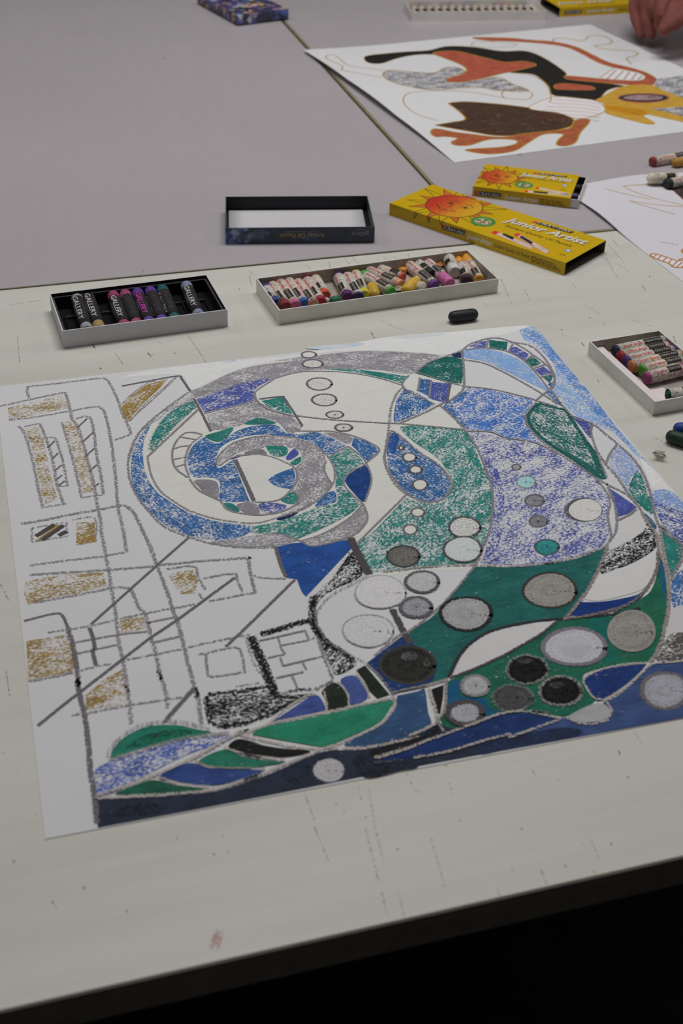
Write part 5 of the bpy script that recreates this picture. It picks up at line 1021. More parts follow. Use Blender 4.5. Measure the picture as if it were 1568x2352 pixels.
def lathe(profile, seg=16):
    """profile = [(x, r)]; closed ends where r == 0"""
    V, Fc, rings = [], [], []
    for x, r in profile:
        if r < 1e-7: rings.append([len(V)]); V.append((x, 0, 0))
        else:
            rings.append(list(range(len(V), len(V) + seg)))
            for k in range(seg): a = 2 * math.pi * k / seg; V.append((x, r * math.cos(a), r * math.sin(a)))
    for q, p in zip(rings, rings[1:]):
        for k in range(seg):
            n = (k + 1) % seg
            if len(q) == 1 and len(p) == 1: continue
            if len(q) == 1: Fc.append((q[0], p[n], p[k]))
            elif len(p) == 1: Fc.append((q[k], q[n], p[0]))
            else: Fc.append((q[k], q[n], p[n], p[k]))
    return V, Fc
def end_profile(x, r, style, sgn):
    """points from the axis outwards for an end at x; sgn -1 = left end"""
    if style == 'flat': q = [(x, 0), (x, r * .86), (x - sgn * r * .10, r * .97), (x - sgn * r * .22, r)]
    elif style == 'round': q = [(x, 0), (x - sgn * r * .08, r * .42), (x - sgn * r * .30, r * .74), (x - sgn * r * .65, r * .93), (x - sgn * r * 1.1, r)]
    else: q = [(x, 0), (x - sgn * r * .06, r * .55), (x - sgn * r * .25, r * .80), (x - sgn * r * .6, r * .95), (x - sgn * r * .9, r)]
    return q
_sl = {}
def sliced_text(body, shear, bold):
    """lettering cut into thin strips so that it bends round a stick"""
    key = (body, shear, bold)
    if key not in _sl:
        bm = bmesh.new(); bm.from_mesh(text_mesh(body, 1.0, shear, bold))
        for k in range(-1, 6):
            bmesh.ops.bisect_plane(bm, geom=bm.verts[:] + bm.edges[:] + bm.faces[:], dist=1e-5, plane_co=(0, k * 0.13 + .06, 0), plane_no=(0, 1, 0))
        me = bpy.data.meshes.new('bent_lettering'); bm.to_mesh(me); bm.free(); _sl[key] = me
    return _sl[key]
def wrap_text(body, L0, L1, a0, hgt, rw, shear=0.0, bold=0.0, flip=False):
    me = sliced_text(body, shear, bold); v = np.array([tuple(q.co) for q in me.vertices]); x0, x1 = v[:, 0].min(), v[:, 0].max(); V = []
    for a, b, _ in v:
        x = L0 + (a - x0) / (x1 - x0) * (L1 - L0); s_ = b * hgt / .7
        if flip: x = L0 + L1 - x; s_ = hgt - s_
        ang = a0 + s_ / rw; V.append((x, -rw * math.cos(ang), rw * math.sin(ang)))
    return V, [tuple(p.vertices) for p in me.polygons]
def patch(x0, x1, a0, a1, rw, n=6):
    V, Fc = [], []
    for i in range(n + 1):
        a = a0 + (a1 - a0) * i / n
        for x in (x0, x1): V.append((x, -rw * math.cos(a), rw * math.sin(a)))
    for i in range(n): Fc.append((2 * i, 2 * i + 1, 2 * i + 3, 2 * i + 2))
    return V, Fc
PCOUNT = 0
def pastel(pa, pb, col, label, group, wrap=(0.08, 0.92), r=0.0050, ends=('flat', 'flat'), style='junior', smear=(180, 120, 110), z=0.0, text=True, roll=0.0, tipcol=None, za=None, zb=None, fade=None, name='oil_pastel'):
    """pa, pb = 2D or 3D end points on the table; the stick lies between them"""
    global PCOUNT; PCOUNT += 1
    A_, B_ = Vector((pa[0], pa[1], 0)), Vector((pb[0], pb[1], 0)); dv = B_ - A_; Ln = dv.length; mid = (A_ + B_) / 2
    root = empty(name, (mid.x, mid.y, z), math.atan2(dv.y, dv.x)); tag(root, label, 'pastel', group)
    if za is not None: root.rotation_euler = (0, -math.atan2(zb - za, Ln), math.atan2(dv.y, dv.x)); root.location.z = z + (za + zb) / 2
    h = Ln / 2
    prof = end_profile(-h, r, ends[0], -1) + end_profile(h, r, ends[1], 1)[::-1]
    V, Fc = lathe(prof); V = [(x, y, zz + r) for x, y, zz in V]
    st = mesh_obj('stick', V, Fc, stick_mat(col), root, True)
    nf = len(st.data.polygons)
    for i_, end in ((0, ends[0]), (1, ends[1])):          # a cut end keeps its flat face
        if end == 'flat':
            for pgn in (st.data.polygons[:32] if i_ == 0 else st.data.polygons[nf - 32:]): pgn.use_smooth = False
    if wrap:
        x0, x1 = -h + Ln * wrap[0], -h + Ln * wrap[1]; rw = r + 0.00028
        rr = random.Random(PCOUNT)
        seg = 16; V, Fc = [], []
        for ring, (xx, rad) in enumerate(((x0, r * .99), (x0, rw), ((x0 + x1) / 2, rw), (x1, rw), (x1, r * .99))):
            for k in range(seg):
                a = 2 * math.pi * k / seg; jag = (rr.uniform(-1, 1) * 0.0009 if ring in (3, 4) and style == 'junior' else 0); V.append((xx + jag, rad * math.cos(a), rad * math.sin(a) + r))
        for q in range(4):
            for k in range(seg): n = (k + 1) % seg; Fc.append((q * seg + k, q * seg + n, (q + 1) * seg + n, (q + 1) * seg + k))
        wr = mesh_obj('wrapper', V, Fc, BLACK_WRAP if style in ('gallery', 'gallery_m') else wrap_for(smear, PCOUNT), root, True)
        wl = x1 - x0; rt = rw + 0.00012
        def sub(nm, geo, mat):
            V, Fc = geo; mesh_obj(nm, [(x, y * 1, zz + r) for x, y, zz in V], Fc, mat, wr)
        flip = dv.x < 0; a0 = roll
        if style == 'junior':
            lb0, lb1 = (x0 + wl * .54, x0 + wl * .92) if not flip else (x0 + wl * .08, x0 + wl * .46)
            if wl > 0.018:
                sub('black_label', patch(lb0, lb1, a0 + .15, a0 + 1.25, rt), INK_K)
                if text and wl > 0.03:
                    sub('label_lettering', wrap_text('CRAY-PAS', lb0 + .001, lb1 - .001, a0 + .48, 0.0022, rt + .00008, 0, .0, flip), INK_W2)
                    tx0, tx1 = (x0 + wl * .06, x0 + wl * .50) if not flip else (x0 + wl * .50, x0 + wl * .94)
                    sub('red_lettering', wrap_text('Junior Artist', tx0, tx1, a0 + .40, 0.0026, rt, .25, .0, flip), INK_R)
        elif text:
            ink = INK_W if style == 'gallery' else MAGENTA
            sub('lettering', wrap_text('GALLERY', x0 + wl * .02, x1 - wl * .12, a0, 0.0046, rt, .2, .0, flip), ink)
            for k in range(3): sub('fine_print_line', patch(x0 + wl * .25, x0 + wl * (.62 + .05 * k), a0 - .36 - .28 * k, a0 - .28 - .28 * k, rt, 1), INK_DIM)
    return root
INK_W2 = plain('worn_white_ink', (160, 156, 150), .6); MAGENTA = plain('magenta_ink', (190, 60, 160), 0.5)
def chunk(px, py, size, col, label, group, seed, z=0.001, sq=(1, .8, .7)):
    rr = random.Random(seed); bm = bmesh.new(); bmesh.ops.create_icosphere(bm, subdivisions=2, radius=size)
    k1 = [rr.uniform(-1, 1) for _ in range(9)]
    for v in bm.verts:
        n = v.co.normalized(); f_ = 1 + .22 * math.sin(3 * n.x * k1[0] + 4 * n.y * k1[1] + k1[2]) + .2 * math.cos(5 * n.z * k1[3] + 3 * n.x * k1[4]) + rr.uniform(-.10, .10)
        v.co = Vector((v.co.x * sq[0], v.co.y * sq[1], v.co.z * sq[2])) * f_
    zmin = min(v.co.z for v in bm.verts)
    for v in bm.verts: v.co.z -= zmin
    p = P(px, py, z + size * .6); o = bm_obj('pastel_fragment', bm, stick_mat(col), None); o.location = (p.x, p.y, z); o.rotation_euler.z = rr.uniform(0, 3)
    return tag(o, label, 'pastel', group)

# --- the long grey-white tray of used pastels
tray = empty('pastel_tray', (0.0271, 1.0457, 0), math.radians(21.14)); tag(tray, 'long white cardboard tray of worn mixed pastels in the middle of the table', 'tray')
tray_mesh('tray_shell', 0.2076, 0.0667, 0.0138, 0.0010, 0.0009, (CARD_OUT, CARD_IN, CARD_OUT), tray)
z6 = reg(560, 560, 2.529); TR_R = 0.0050
G1 = 'worn pastels in the long white tray'
def tp(q, col, label, **k):
    (a, b2) = z6(*q); r = k.get('r', TR_R); pa, pb = P(*a, 0.001 + r), P(*b2, 0.001 + r)
    return pastel(pa, pb, col, label, G1, z=0.001, **k)
tp((126, 254, 188, 350), (58, 62, 140), 'dark blue pastel in grey wrapper, first at the left end of the long tray', smear=(130, 140, 165), text=False, wrap=(.16, .84))
tp((163, 240, 246, 368), (142, 48, 48), 'brick red pastel with cream wrapper, second from the left in the long tray', smear=(196, 160, 130), wrap=(.05, .86), roll=.3)
tp((206, 224, 303, 362), (196, 96, 140), 'pink pastel with red-stained wrapper, third from the left in the long tray', smear=(170, 90, 90), wrap=(.04, .9), roll=.5)
tp((256, 218, 352, 354), (44, 84, 172), 'bright blue tipped pastel, fourth from the left in the long tray', smear=(190, 130, 150), wrap=(.04, .9), roll=.3)
tp((312, 226, 406, 352), (206, 140, 120), 'peach pastel with black label, fifth from the left in the long tray', smear=(196, 130, 110), wrap=(.06, .97), roll=.4)
tp((365, 214, 450, 342), (166, 32, 60), 'crimson tipped pastel, sixth from the left in the long tray', smear=(190, 80, 100), wrap=(.05, .88), roll=.2)
tp((412, 203, 474, 304), (214, 74, 52), 'orange-red pastel with speckled cream wrapper, seventh from the left in the long tray', smear=(196, 160, 100), wrap=(.05, .82))
tp((545, 188, 606, 312), (92, 40, 104), 'purple pastel standing after the bare gap in the long tray', smear=(150, 140, 150), wrap=(.1, .86), roll=.1)
tp((598, 188, 668, 314), (42, 42, 88), 'navy tipped pastel beside the purple one in the long tray', smear=(170, 150, 170), wrap=(.04, .93), roll=.6)
tp((648, 176, 700, 300), (204, 190, 50), 'lemon yellow pastel with black label in the middle of the long tray', smear=(206, 170, 140), wrap=(.04, .84), roll=.6)
tp((740, 240, 764, 304), (196, 156, 40), 'short bare ochre stub beside the green pastel in the long tray', wrap=None, ends=('worn', 'round'))
tp((690, 180, 858, 282), (74, 164, 62), 'leaf green pastel lying slantwise with a black label in the long tray', smear=(180, 170, 150), wrap=(.12, .92), roll=.7)
tp((722, 158, 912, 240), (214, 148, 112), 'peach tipped pastel lying slantwise behind the green one', smear=(196, 120, 120), wrap=(.02, .86), roll=.6)
tp((784, 148, 926, 200), (206, 84, 60), 'red-orange pastel lying flattest at the back of the long tray', smear=(200, 130, 120), wrap=(.03, .9), roll=.7)
tp((950, 120, 1112, 246), (106, 60, 150), 'violet tipped pastel with peach wrapper right of the crumbs', smear=(206, 150, 140), wrap=(.03, .9), roll=.6)
tp((1004, 112, 1092, 182), (34, 34, 38), 'black pastel with grey wrapper next to the pink one', smear=(150, 140, 140), wrap=(.03, .72), roll=.6)
tp((1058, 106, 1200, 232), (206, 100, 164), 'bright pink pastel with a long bare end in the long tray', smear=(200, 120, 160), wrap=(.03, .66), roll=.7)
tp((1184, 82, 1226, 168), (196, 194, 190), 'thick white pastel near the right end of the long tray', smear=(150, 146, 140), wrap=(.06, .66), r=.0058)
tp((1238, 84, 1258, 124), (226, 138, 40), 'short orange stub at the back right of the long tray', wrap=None, r=.0042, ends=('worn', 'round'))
tp((1268, 124, 1292, 218), (62, 44, 42), 'dark brown pastel with maroon wrapper near the right end of the long tray', smear=(140, 80, 80), wrap=(.06, .84), roll=.3)
tp((1286, 76, 1366, 212), (226, 150, 46), 'yellow-orange pastel with bare top, last on the right of the long tray', smear=(200, 160, 110), wrap=(.34, .95), roll=.5)
tp((500, 334, 562, 324), (40, 98, 70), 'dark green stub lying in the gap of the long tray', wrap=None, r=.0042, ends=('worn', 'worn'))
tp((935, 278, 1002, 216), (212, 164, 48), 'rough yellow ochre stub among the crumbs of the long tray', wrap=None, r=.0056, ends=('worn', 'worn'))
G2 = 'crumbled pastel pieces in the long tray'
def ch(zx, zy, size, col, label, seed): (p,) = z6(zx, zy); chunk(p[0], p[1], size, col, label, G2, seed)
ch(915, 156, .0042, (220, 140, 46), 'orange crumb behind the rough ochre stub in the long tray', 3); ch(1138, 126, .0036, (228, 126, 40), 'small orange crumb behind the bright pink pastel', 5); ch(1012, 212, .0044, (216, 208, 130), 'pale yellow torn crumb above the rough ochre stub', 8)
ch(1024, 258, .0048, (190, 184, 160), 'whitish crumb against the front wall of the long tray', 11); ch(900, 264, .0040, (168, 176, 148), 'pale green-white crumb left of the rough ochre stub', 14); ch(1034, 222, .0036, (206, 110, 60), 'red-orange crumb beside the pale yellow one', 17); ch(484, 330, .0028, (186, 190, 184), 'white paper crumb beside the dark green stub', 19)

# --- black pastel stub on the table
(a, b2) = reg(560, 560, 2.529)(1188, 430, 1358, 408); pa, pb = P(*a, .0048), P(*b2, .0048)
pastel(pa, pb, (34, 38, 44), 'short bare black pastel lying alone on the cream table', 'loose pastels', wrap=None, r=.0052, ends=('round', 'round'))

# --- grey tray with metallic pastels
gt = empty('pastel_tray', (-0.1789, 0.9822, 0), math.radians(19.72)); tag(gt, 'grey cardboard tray with black liner holding black-wrapped metallic pastels', 'tray')
WG_, DG_, HG_ = 0.1391, 0.0725, 0.0160
tray_mesh('tray_shell', WG_, DG_, HG_, 0.0010, 0.0008, (CARD_G, BLACK_CARD, CARD_G), gt)
# liner: shelf, recessed floor and ribs between the slots
ln_ = tray_mesh('liner', WG_ - 0.0026, DG_ - 0.0026, HG_ - 0.0040, 0.0018, 0.0010, (LINER, LINER, plain('liner_shelf', (62, 60, 62), 0.4)), gt, 0.0010)
for k in range(13):
    x = -WG_ / 2 + 0.0085 + k * (WG_ - 0.017) / 12
    box_obj('slot_rib', x - 0.0007, x + 0.0007, -DG_ / 2 + 0.007, DG_ / 2 - 0.018, 0.0020, 0.0044, LINER, gt)
box_obj('cross_rib', -WG_ / 2 + 0.007, WG_ / 2 - 0.007, 0.0115, 0.0130, 0.0020, 0.0044, plain('liner_shelf', (62, 60, 62), 0.4), gt)
z5 = reg(90, 600, 3.336); G3 = 'black-wrapped metallic pastels in the grey tray'
def mp_(q, col, label, **k):
    (a, b2) = z5(*q); r = .0052; zf = .0046; pa, pb = P(*a, zf + r), P(*b2, zf + r); dv = (pb - pa); 
    ln2 = dv.length; pb = pa + dv.normalized() * 0.0635
    return pastel(pa, pb, col, label, G3, z=zf, r=r, style=k.pop('style', 'gallery'), wrap=k.pop('wrap', (.16, .90)), ends=('flat', 'flat'), **k)
mp_((290, 285, 360, 510), (146, 146, 156), 'silver metallic pastel, leftmost in the grey tray', roll=.7, wrap=(.08, .88))
mp_((378, 280, 452, 490), (160, 132, 74), 'gold metallic pastel, second from left in the grey tray', roll=.9, wrap=(.02, .84))
mp_((566, 262, 650, 490), (156, 58, 100), 'dark pink metallic pastel with white lettering, after the empty slot', roll=.9)
mp_((658, 252, 745, 480), (160, 66, 106), 'dark pink metallic pastel turned away, left of the violet pair', roll=-.5)
mp_((752, 240, 842, 470), (92, 56, 150), 'violet metallic pastel with magenta lettering', style='gallery_m', roll=.9)
mp_((850, 228, 938, 450), (90, 60, 150), 'violet metallic pastel with small grey print, right of the magenta-lettered one', roll=-.4)
mp_((942, 214, 1035, 440), (30, 92, 92), 'dark teal metallic pastel in the grey tray', roll=-.1)
mp_((1126, 186, 1222, 420), (124, 130, 164), 'pale blue metallic pastel alone at the right of the grey tray', roll=.8)

# --- tray on the right
rt = empty('pastel_tray', (0.2523 , 0.9055, 0), math.radians(21.63)); tag(rt, 'white cardboard tray cut by the right edge, holding a row of pastels', 'tray')
# its short side is 67.6 mm; it runs on to the lower right out of the picture
RW, RD, RH = 0.0676, 0.1028, 0.0122
z8 = reg(1300, 720, 5.8507)
def corner(px, py, z): return P(px, py, z)
k0, k1, k2 = P(1353, 784, RH), P(1513.7, 758.5, RH), P(1506.8, 922.6, RH)
ux_ = (k1 - k0).normalized(); RL = 0.2076
uy_ = (k2 - k0); RDp = uy_.length
ang = math.atan2(ux_.y, ux_.x)
cx_ = k0 + ux_ * (k1 - k0).length / 2 + Vector((math.sin(ang), -math.cos(ang), 0)) * RDp / 2
rt.location = (cx_.x, cx_.y, 0); rt.rotation_euler.z = ang
RW = (k1 - k0).length; RD = RDp
tray_mesh('tray_shell', RW, RD, RH, 0.0010, 0.0009, (CARD_OUT, CARD_IN, CARD_OUT), rt)
PINKISH = card_mat('pale_lining_card', (196, 186, 188), 0.15, (150, 130, 130))
box_obj('lining_card', -RW / 2 + 0.0014, -RW / 2 + 0.0125, -RD / 2 + 0.0014, RD / 2 - 0.0014, 0.0012, 0.0064, PINKISH, rt)
box_obj('lining_flap', -RW / 2 + 0.0126, -RW / 2 + 0.026, -RD / 2 + 0.0014, -RD / 2 + 0.028, 0.0012, 0.0050, PINKISH, rt)
G4 = 'pastels in the right-hand tray'
def rp(q, col, label, zf=.0016, r=.0052, **k):
    (a, b2) = z8(*q); pa, pb = P(*a, zf + r), P(*b2, zf + r)
    dv = pb - pa; ln2 = min(dv.length, 0.0505); pb = pa + dv.normalized() * ln2
    return pastel(pa, pb, col, label, G4, z=zf, r=r, **k)
rp((640, 512, 1300, 378), (32, 34, 70), 'navy-ended pastel with pale green wrapper, furthest back in the right-hand tray', smear=(160, 172, 150), wrap=(.06, .99), ends=('flat', 'flat'), roll=.5)
rp((706, 592, 1410, 440), (150, 30, 42), 'red pastel, second from the back in the right-hand tray', smear=(196, 130, 140), wrap=(.07, .93), ends=('flat', 'round'), roll=.6)
rp((786, 652, 1470, 500), (78, 48, 118), 'violet pastel with large black label, third from the back in the right-hand tray', smear=(190, 170, 186), wrap=(.06, .92), ends=('flat', 'flat'), roll=.6)
rp((862, 718, 1568, 560), (190, 110, 72), 'orange-brown pastel, fourth from the back in the right-hand tray', smear=(206, 168, 140), wrap=(.06, .95), ends=('flat', 'flat'), roll=.6)
rp((1002, 778, 1640, 628), (70, 150, 44), 'bright green pastel, fifth from the back in the right-hand tray', smear=(206, 190, 160), wrap=(.06, .84), ends=('flat', 'round'), roll=.6)
rp((1055, 872, 1720, 715), (146, 60, 116), 'magenta pastel with dark label, nearest of the row in the right-hand tray', smear=(170, 90, 120), wrap=(.06, .72), ends=('flat', 'round'), roll=.5)
rp((1332, 1108, 1700, 1060), (26, 66, 48), 'dark green pastel alone at the front of the right-hand tray', smear=(180, 180, 170), wrap=(.1, .95), ends=('round', 'flat'), zf=.0060, roll=.5)

# --- loose pastels at the right edge
G5 = 'loose pastels'
def lp(q, col, label, r=.0052, L_=None, zf=0.0, **k):
    (a, b2) = k.pop('rg')(*q); pa, pb = P(*a, zf + r), P(*b2, zf + r)
    if L_: pb = pa + (pb - pa).normalized() * L_
    return pastel(pa, pb, col, label, G5, z=zf, r=r, **k)
lp((1432, 1545, 1700, 1565), (36, 62, 150), 'blue pastel stub behind the dark green one at the right edge of the cream table', rg=z8, wrap=(.45, .95), L_=.045, ends=('round', 'flat'), smear=(120, 120, 160))
lp((1338, 1632, 1700, 1740), (30, 56, 42), 'dark green pastel with cream wrapper at the right edge of the cream table', rg=z8, wrap=(.32, .95), L_=.05, ends=('round', 'flat'), smear=(180, 176, 140))
z7 = reg(1300, 330, 5.8507)
lp((1138, 245, 1440, 195), (140, 46, 46), 'red-ended pastel with white wrapper on the grey table above the blank sheet', rg=z7, L_=.056, wrap=(.08, .97), ends=('flat', 'flat'), roll=.4)
lp((1425, 262, 1700, 222), (176, 122, 40), 'ochre pastel with rounded tip beside the red one, at the right edge', rg=z7, L_=.055, wrap=(.22, .95), ends=('round', 'flat'), roll=.5, smear=(190, 110, 90))
lp((1082, 468, 1472, 450), (206, 196, 168), 'cream pastel in a yellow-green speckled wrapper on the blank sheet', rg=z7, wrap=(.20, .98), ends=('round', 'flat'), zf=.0045, smear=(170, 164, 90), r=.0055)
lp((1335, 545, 1700, 470), (36, 42, 44), 'black pastel with white wrapper on the blank sheet at the right edge', rg=z7, L_=.056, wrap=(.12, .96), ends=('flat', 'flat'), zf=.0016, roll=.4, smear=(150, 150, 150))
# pastels in the short yellow box
pl_ = local_fn(root12, 0.006)
def box_pastel(v, col, label):
    ca, sa = math.cos(root12.rotation_euler.z), math.sin(root12.rotation_euler.z)
    w2 = lambda u, vv: (root12.location.x + ca * u - sa * vv, root12.location.y + sa * u + ca * vv)
    pastel(w2(.006, v), w2(.0575, v), col, label, 'pastels inside the short yellow box', z=.0016, r=.0036, wrap=(.05, .86), text=False, ends=('flat', 'round'))
box_pastel(-.014, (84, 60, 130), 'purple pastel end showing in the short yellow box'); box_pastel(.012, (40, 38, 46), 'black pastel end showing in the short yellow box')

# --- torn wrapper scrap
bm = bmesh.new(); n = 9
sc0 = P(1512, 1052); V0 = []
for i in range(n):
    t_ = i / (n - 1); a = -0.4 + 2.6 * t_; rad = .0042
    for y in (-.0045, -.0015, .0015, .0045): V0.append(bm.verts.new((rad * math.cos(a) * (1 + .1 * math.sin(9 * y * 200)), y + .0012 * math.sin(5 * t_ + y * 300), max(.0002, rad + rad * math.sin(a - 1.2)))))
for i in range(n - 1):
    for k in range(3): bm.faces.new((V0[4 * i + k], V0[4 * i + k + 1], V0[4 * i + 5 + k], V0[4 * i + 4 + k]))
bmesh.ops.solidify(bm, geom=bm.faces[:], thickness=.0002)
scrap = bm_obj('wrapper_scrap', bm, wrapper_mat('torn_wrapper', (194, 190, 182), (120, 110, 84), 7, .7), None); scrap.location = (sc0.x, sc0.y, 0.0003); scrap.rotation_euler.z = math.radians(70)
tag(scrap, 'small curled scrap of torn pastel wrapper on the table by the right edge', 'scrap')

# ---------------------------------------------------------------- things at the far edge
ft = empty('pastel_tray', (0.1801, 2.0216, 0), math.radians(8.56)); ft.location = (0.183, 2.026, 0)
tag(ft, 'far white tray filled with a row of blurred pastels at the top edge', 'tray')
FW, FD, FH = 0.2079, 0.066, 0.0140
tray_mesh('tray_shell', FW, FD, FH, 0.001, 0.0009, (CARD_W, CARD_W, CARD_W), ft)
cols = [(196, 90, 80), (60, 60, 60), (200, 120, 150), (206, 196, 190), (170, 60, 70), (120, 60, 110), (206, 150, 120), (60, 80, 130), (70, 120, 80), (200, 190, 120), (196, 196, 194), (90, 70, 60), (176, 60, 60), (206, 140, 60), (90, 130, 80), (110, 80, 140)]
names = ['coral', 'charcoal', 'pink', 'off-white', 'dark red', 'plum', 'peach', 'slate blue', 'green', 'pale yellow', 'white', 'brown', 'brick red', 'orange', 'moss green', 'lilac']
ca, sa = math.cos(ft.rotation_euler.z), math.sin(ft.rotation_euler.z)
for k in range(16):
    u = -FW / 2 + 0.013 + k * 0.0119
    w2 = lambda u, v: (ft.location.x + ca * u - sa * v, ft.location.y + sa * u + ca * v)
    pastel(w2(u, .028), w2(u, -.027), cols[k], '%s pastel, number %d from the left in the far white tray' % (names[k], k + 1), 'pastels in the far white tray', z=.001, r=.0050, wrap=(.08, .88), text=False, smear=(206, 150, 150) if k % 2 else (150, 140, 140), roll=.9)
# far yellow sleeve, open at its left end
y0, y1 = P(1286, 20, H5), P(1442, 11, H5); yr = math.atan2(y1.y - y0.y, y1.x - y0.x)
cy_ = y0 + Vector((math.cos(yr), math.sin(yr), 0)) * W5 / 2 + Vector((-math.sin(yr), math.cos(yr), 0)) * D5 / 2
rootf, top, front = yellow_box(cy_.x, cy_.y, math.degrees(yr), W5, D5, 0.0135, 'far yellow sleeve box at the top edge, half behind the hand')
pr = Print(); pr.text('black_side_lettering', INK_K, front, 'Student Quality Oil Pastels', (-.005, .0045), (.045, .0045), .0040, .0001); pr.poly('side_brand_bar', INK_K, front, [(-.098, .004), (-.068, .004), (-.067, .009), (-.097, .009)], .0001); pr.text('white_side_lettering', INK_W, front, 'CRAY-PAS', (-.096, .0048), (-.069, .0048), .0034, .00016); pr.text('white_side_lettering', INK_W, front, 'Junior Artist', (-.060, .0045), (-.012, .0045), .0050, .0001, .25, .02)
pr.text('title_shadow', INK_K, top, 'Junior Artist', (-.099, -.016), (-.003, -.016), .0125, .00006, .25, .03); pr.text('white_lettering', INK_W, top, 'Junior Artist', (-.100, -.015), (-.004, -.015), .0125, .0001, .25, .02); pr.text('black_lettering', INK_K, top, 'Student Quality Oil Pastels', (-.07, -.026), (-.005, -.026), .0045, .0001, .2)
pr.build(rootf)
# dark patterned box
def collage_mat():
    m, nt, b = new_mat('collage_print'); oc = objcoord(nt); vo = N(nt, 'ShaderNodeTexVoronoi'); vo.inputs['Scale'].default_value = 95.0; L(nt, oc, vo.inputs['Vector'])
    sp = N(nt, 'ShaderNodeSeparateColor'); L(nt, vo.outputs['Color'], sp.inputs[0]); n = noise(nt, oc, 140.0, 3.0)
    c = ramp(nt, sp.outputs[0], [(0.0, alb((38, 40, 52))), (0.35, alb((56, 60, 84))), (0.5, alb((96, 66, 130))), (0.62, alb((66, 100, 166))), (0.75, alb((176, 130, 76))), (0.88, alb((190, 188, 192))), (1.0, alb((44, 48, 60)))])
    c = mixc(nt, math_n(nt, 'MULTIPLY_ADD', n, 5, -2.3, clamp=True), c, alb((36, 40, 50))); L(nt, c, b.inputs['Base Color']); b.inputs['Roughness'].default_value = .4
    return m
CLG = collage_mat(); q0, q1, q2 = P(545, 36, .015), P(661, 22, .015), P(490, -2, .015)
dr = math.atan2(q1.y - q0.y, q1.x - q0.x); DW = (q1 - q0).length; DD = 0.14
cd = q0 + Vector((math.cos(dr), math.sin(dr), 0)) * DW / 2 + Vector((-math.sin(dr), math.cos(dr), 0)) * DD / 2
db = empty('patterned_box', (cd.x, cd.y, 0), dr); tag(db, 'dark box with a purple, blue and orange patterned top at the far edge', 'box')
box_obj('box_body', -DW / 2, DW / 2, -DD / 2, DD / 2, 0, .0135, BLACK_CARD, db, .0008)
tray_ = box_obj('box_lid', -DW / 2 - .0008, DW / 2 + .0008, -DD / 2 - .0008, DD / 2 + .0008, .0020, .0152, CLG, db, .0006)
# ---------------------------------------------------------------- the hand at the upper right
def skin_mat():
    m, nt, b = new_mat('skin'); oc = objcoord(nt); n = noise(nt, oc, 45.0, 4.0, .6)
    L(nt, ramp(nt, n, [(0.3, alb((92, 50, 46))), (0.7, alb((116, 66, 60)))]), b.inputs['Base Color'])
    b.inputs['Roughness'].default_value = .68; b.inputs['Specular IOR Level'].default_value = .3; b.inputs['Subsurface Weight'].default_value = .12; b.inputs['Subsurface Radius'].default_value = (.006, .002, .001); b.inputs['Subsurface Scale'].default_value = .5
    return m
def capsule(bm, a, b, ra, rb, seg=14, rings=5):
    dv = b - a; ln = dv.length; q = dv.to_track_quat('Z', 'Y'); prof = []
    for i in range(rings + 1): t_ = math.pi / 2 * i / rings; prof.append((-ra * math.cos(t_), ra * math.sin(t_)))
    for i in range(rings + 1): t_ = math.pi / 2 * i / rings; prof.append((ln + rb * math.sin(t_), rb * math.cos(t_)))
    ring = []
    for z, r in prof:
        if r < 1e-6: ring.append([bm.verts.new(a + q @ Vector((0, 0, z)))])
        else: ring.append([bm.verts.new(a + q @ Vector((r * math.cos(2 * math.pi * k / seg), r * math.sin(2 * math.pi * k / seg), z))) for k in range(seg)])
    for u, v in zip(ring, ring[1:]):
        for k in range(seg):
            n = (k + 1) % seg
            if len(u) == 1: bm.faces.new((u[0], v[n], v[k]))
            elif len(v) == 1: bm.faces.new((u[k], u[n], v[0]))
            else: bm.faces.new((u[k], u[n], v[n], v[k]))
HD = 1.80
def hp(x, y, dd=0.0): return PD(x, y, HD + dd)
person = empty('person', (0, 0, 0)); tag(person, 'hand and dark sleeve of a person reaching over the far drawing', 'person')
bm = bmesh.new()
def chain(pts, rad):
    for i in range(len(pts) - 1): capsule(bm, pts[i], pts[i + 1], rad[i], rad[i + 1])
wrist = hp(1668, -150, .03); palm = hp(1588, -72, .02)
kn = [hp(1478, -42, .045), hp(1506, -50, .02), hp(1538, -40, -.005), hp(1566, -18, -.025)]     # little, ring, middle, index knuckles
chain([wrist, palm], [.027, .028]); chain([hp(1660, -120, .0), hp(1600, -35, -.01)], [.022, .020])
for k in kn: chain([palm, k], [.024, .0115])
chain([kn[0], kn[1], kn[2], kn[3]], [.012, .013, .013, .0125]); chain([hp(1540, -62, .03), hp(1600, -30, -.01)], [.018, .020])
chain([hp(1470, -8, .03), hp(1492, -4, .008), hp(1526, 0, -.02), hp(1560, 6, -.045)], [.0135, .0145, .015, .0145]); chain([hp(1476, 14, .018), hp(1500, 18, -.008), hp(1534, 24, -.04)], [.0115, .012, .0115])
chain([kn[0], hp(1457, 8, .03), hp(1460, 42, .02), hp(1473, 79, .015)], [.0115, .0095, .0088, .0070])          # little finger, outermost
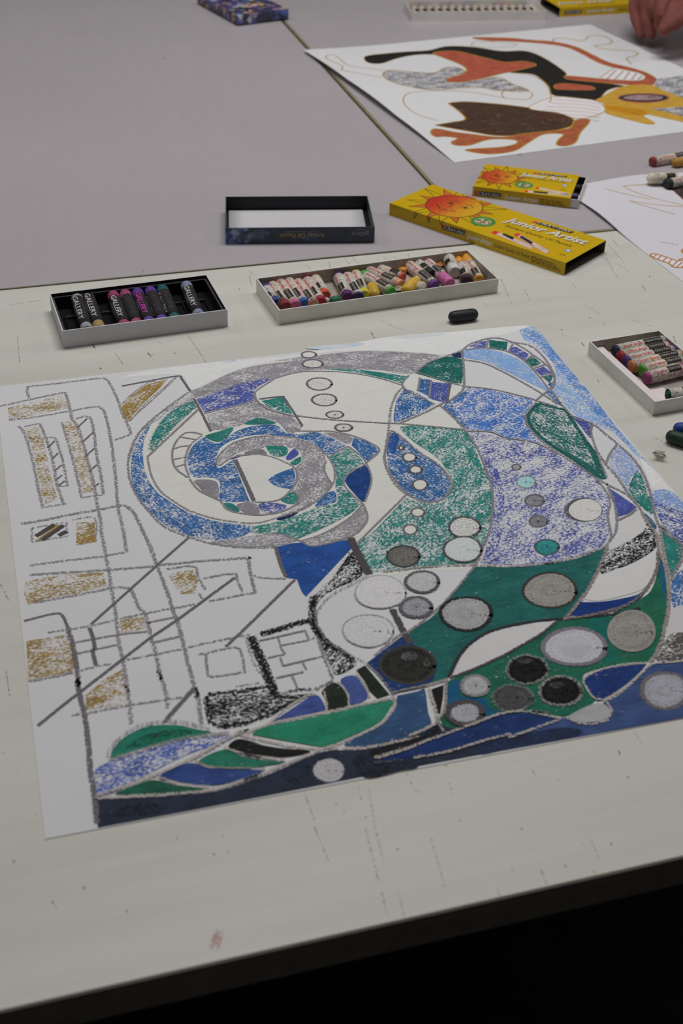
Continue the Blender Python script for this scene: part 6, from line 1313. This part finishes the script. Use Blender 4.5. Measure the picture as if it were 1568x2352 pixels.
chain([kn[1], hp(1484, 12, .003), hp(1487, 50, .0), hp(1495, 80, .0)], [.012, .0102, .0092, .0072])             # ring
chain([kn[2], hp(1520, 5, -.035), hp(1516, 38, -.04), hp(1512, 58, -.035)], [.0125, .0105, .0094, .0074])        # middle
chain([kn[3], hp(1548, 12, -.055), hp(1536, 40, -.06), hp(1524, 60, -.055)], [.0125, .0104, .0092, .0074])       # index
chain([hp(1640, -70, -.02), hp(1596, 10, -.06), hp(1560, 44, -.065), hp(1522, 70, -.062)], [.020, .0150, .0112, .0086])  # thumb
me = bpy.data.meshes.new('hand'); bm.to_mesh(me); bm.free(); ho = obj('hand', me, skin_mat(), person)
rm = ho.modifiers.new('remesh', 'REMESH'); rm.mode = 'VOXEL'; rm.voxel_size = .0024; rm.use_smooth_shade = True
sm = ho.modifiers.new('smooth', 'SMOOTH'); sm.iterations = 6; sm.factor = .5
dg = bpy.context.evaluated_depsgraph_get(); dg.update(); me2 = bpy.data.meshes.new_from_object(ho.evaluated_get(dg)); ho.modifiers.clear(); ho.data = me2; me2.name = 'hand'
if not me2.materials: me2.materials.append(bpy.data.materials['skin'])
for p_ in me2.polygons: p_.use_smooth = True
# sleeve and forearm
bm = bmesh.new(); w0, w1 = hp(1656, -140, .028), hp(1900, -420, .10); dv = (w1 - w0); q = dv.to_track_quat('Z', 'Y'); seg = 20; rings = []
for i, (t_, r) in enumerate(((0.0, .034), (0.0, .039), (.06, .041), (.3, .044), (.6, .049), (1.0, .056), (1.0, .05))):
    rings.append([bm.verts.new(w0 + q @ Vector((r * math.cos(2 * math.pi * k / seg) * (1 + .03 * math.sin(3 * k + 9 * t_)), r * math.sin(2 * math.pi * k / seg) * (1 + .04 * math.sin(2 * k + 14 * t_)), dv.length * t_))) for k in range(seg)])
for u, v in zip(rings, rings[1:]):
    for k in range(seg): n = (k + 1) % seg; bm.faces.new((u[k], u[n], v[n], v[k]))
bm.faces.new(rings[-1]); 
bm_obj('sleeve', bm, plain('dark_cloth', (34, 34, 40), .9), person, True)
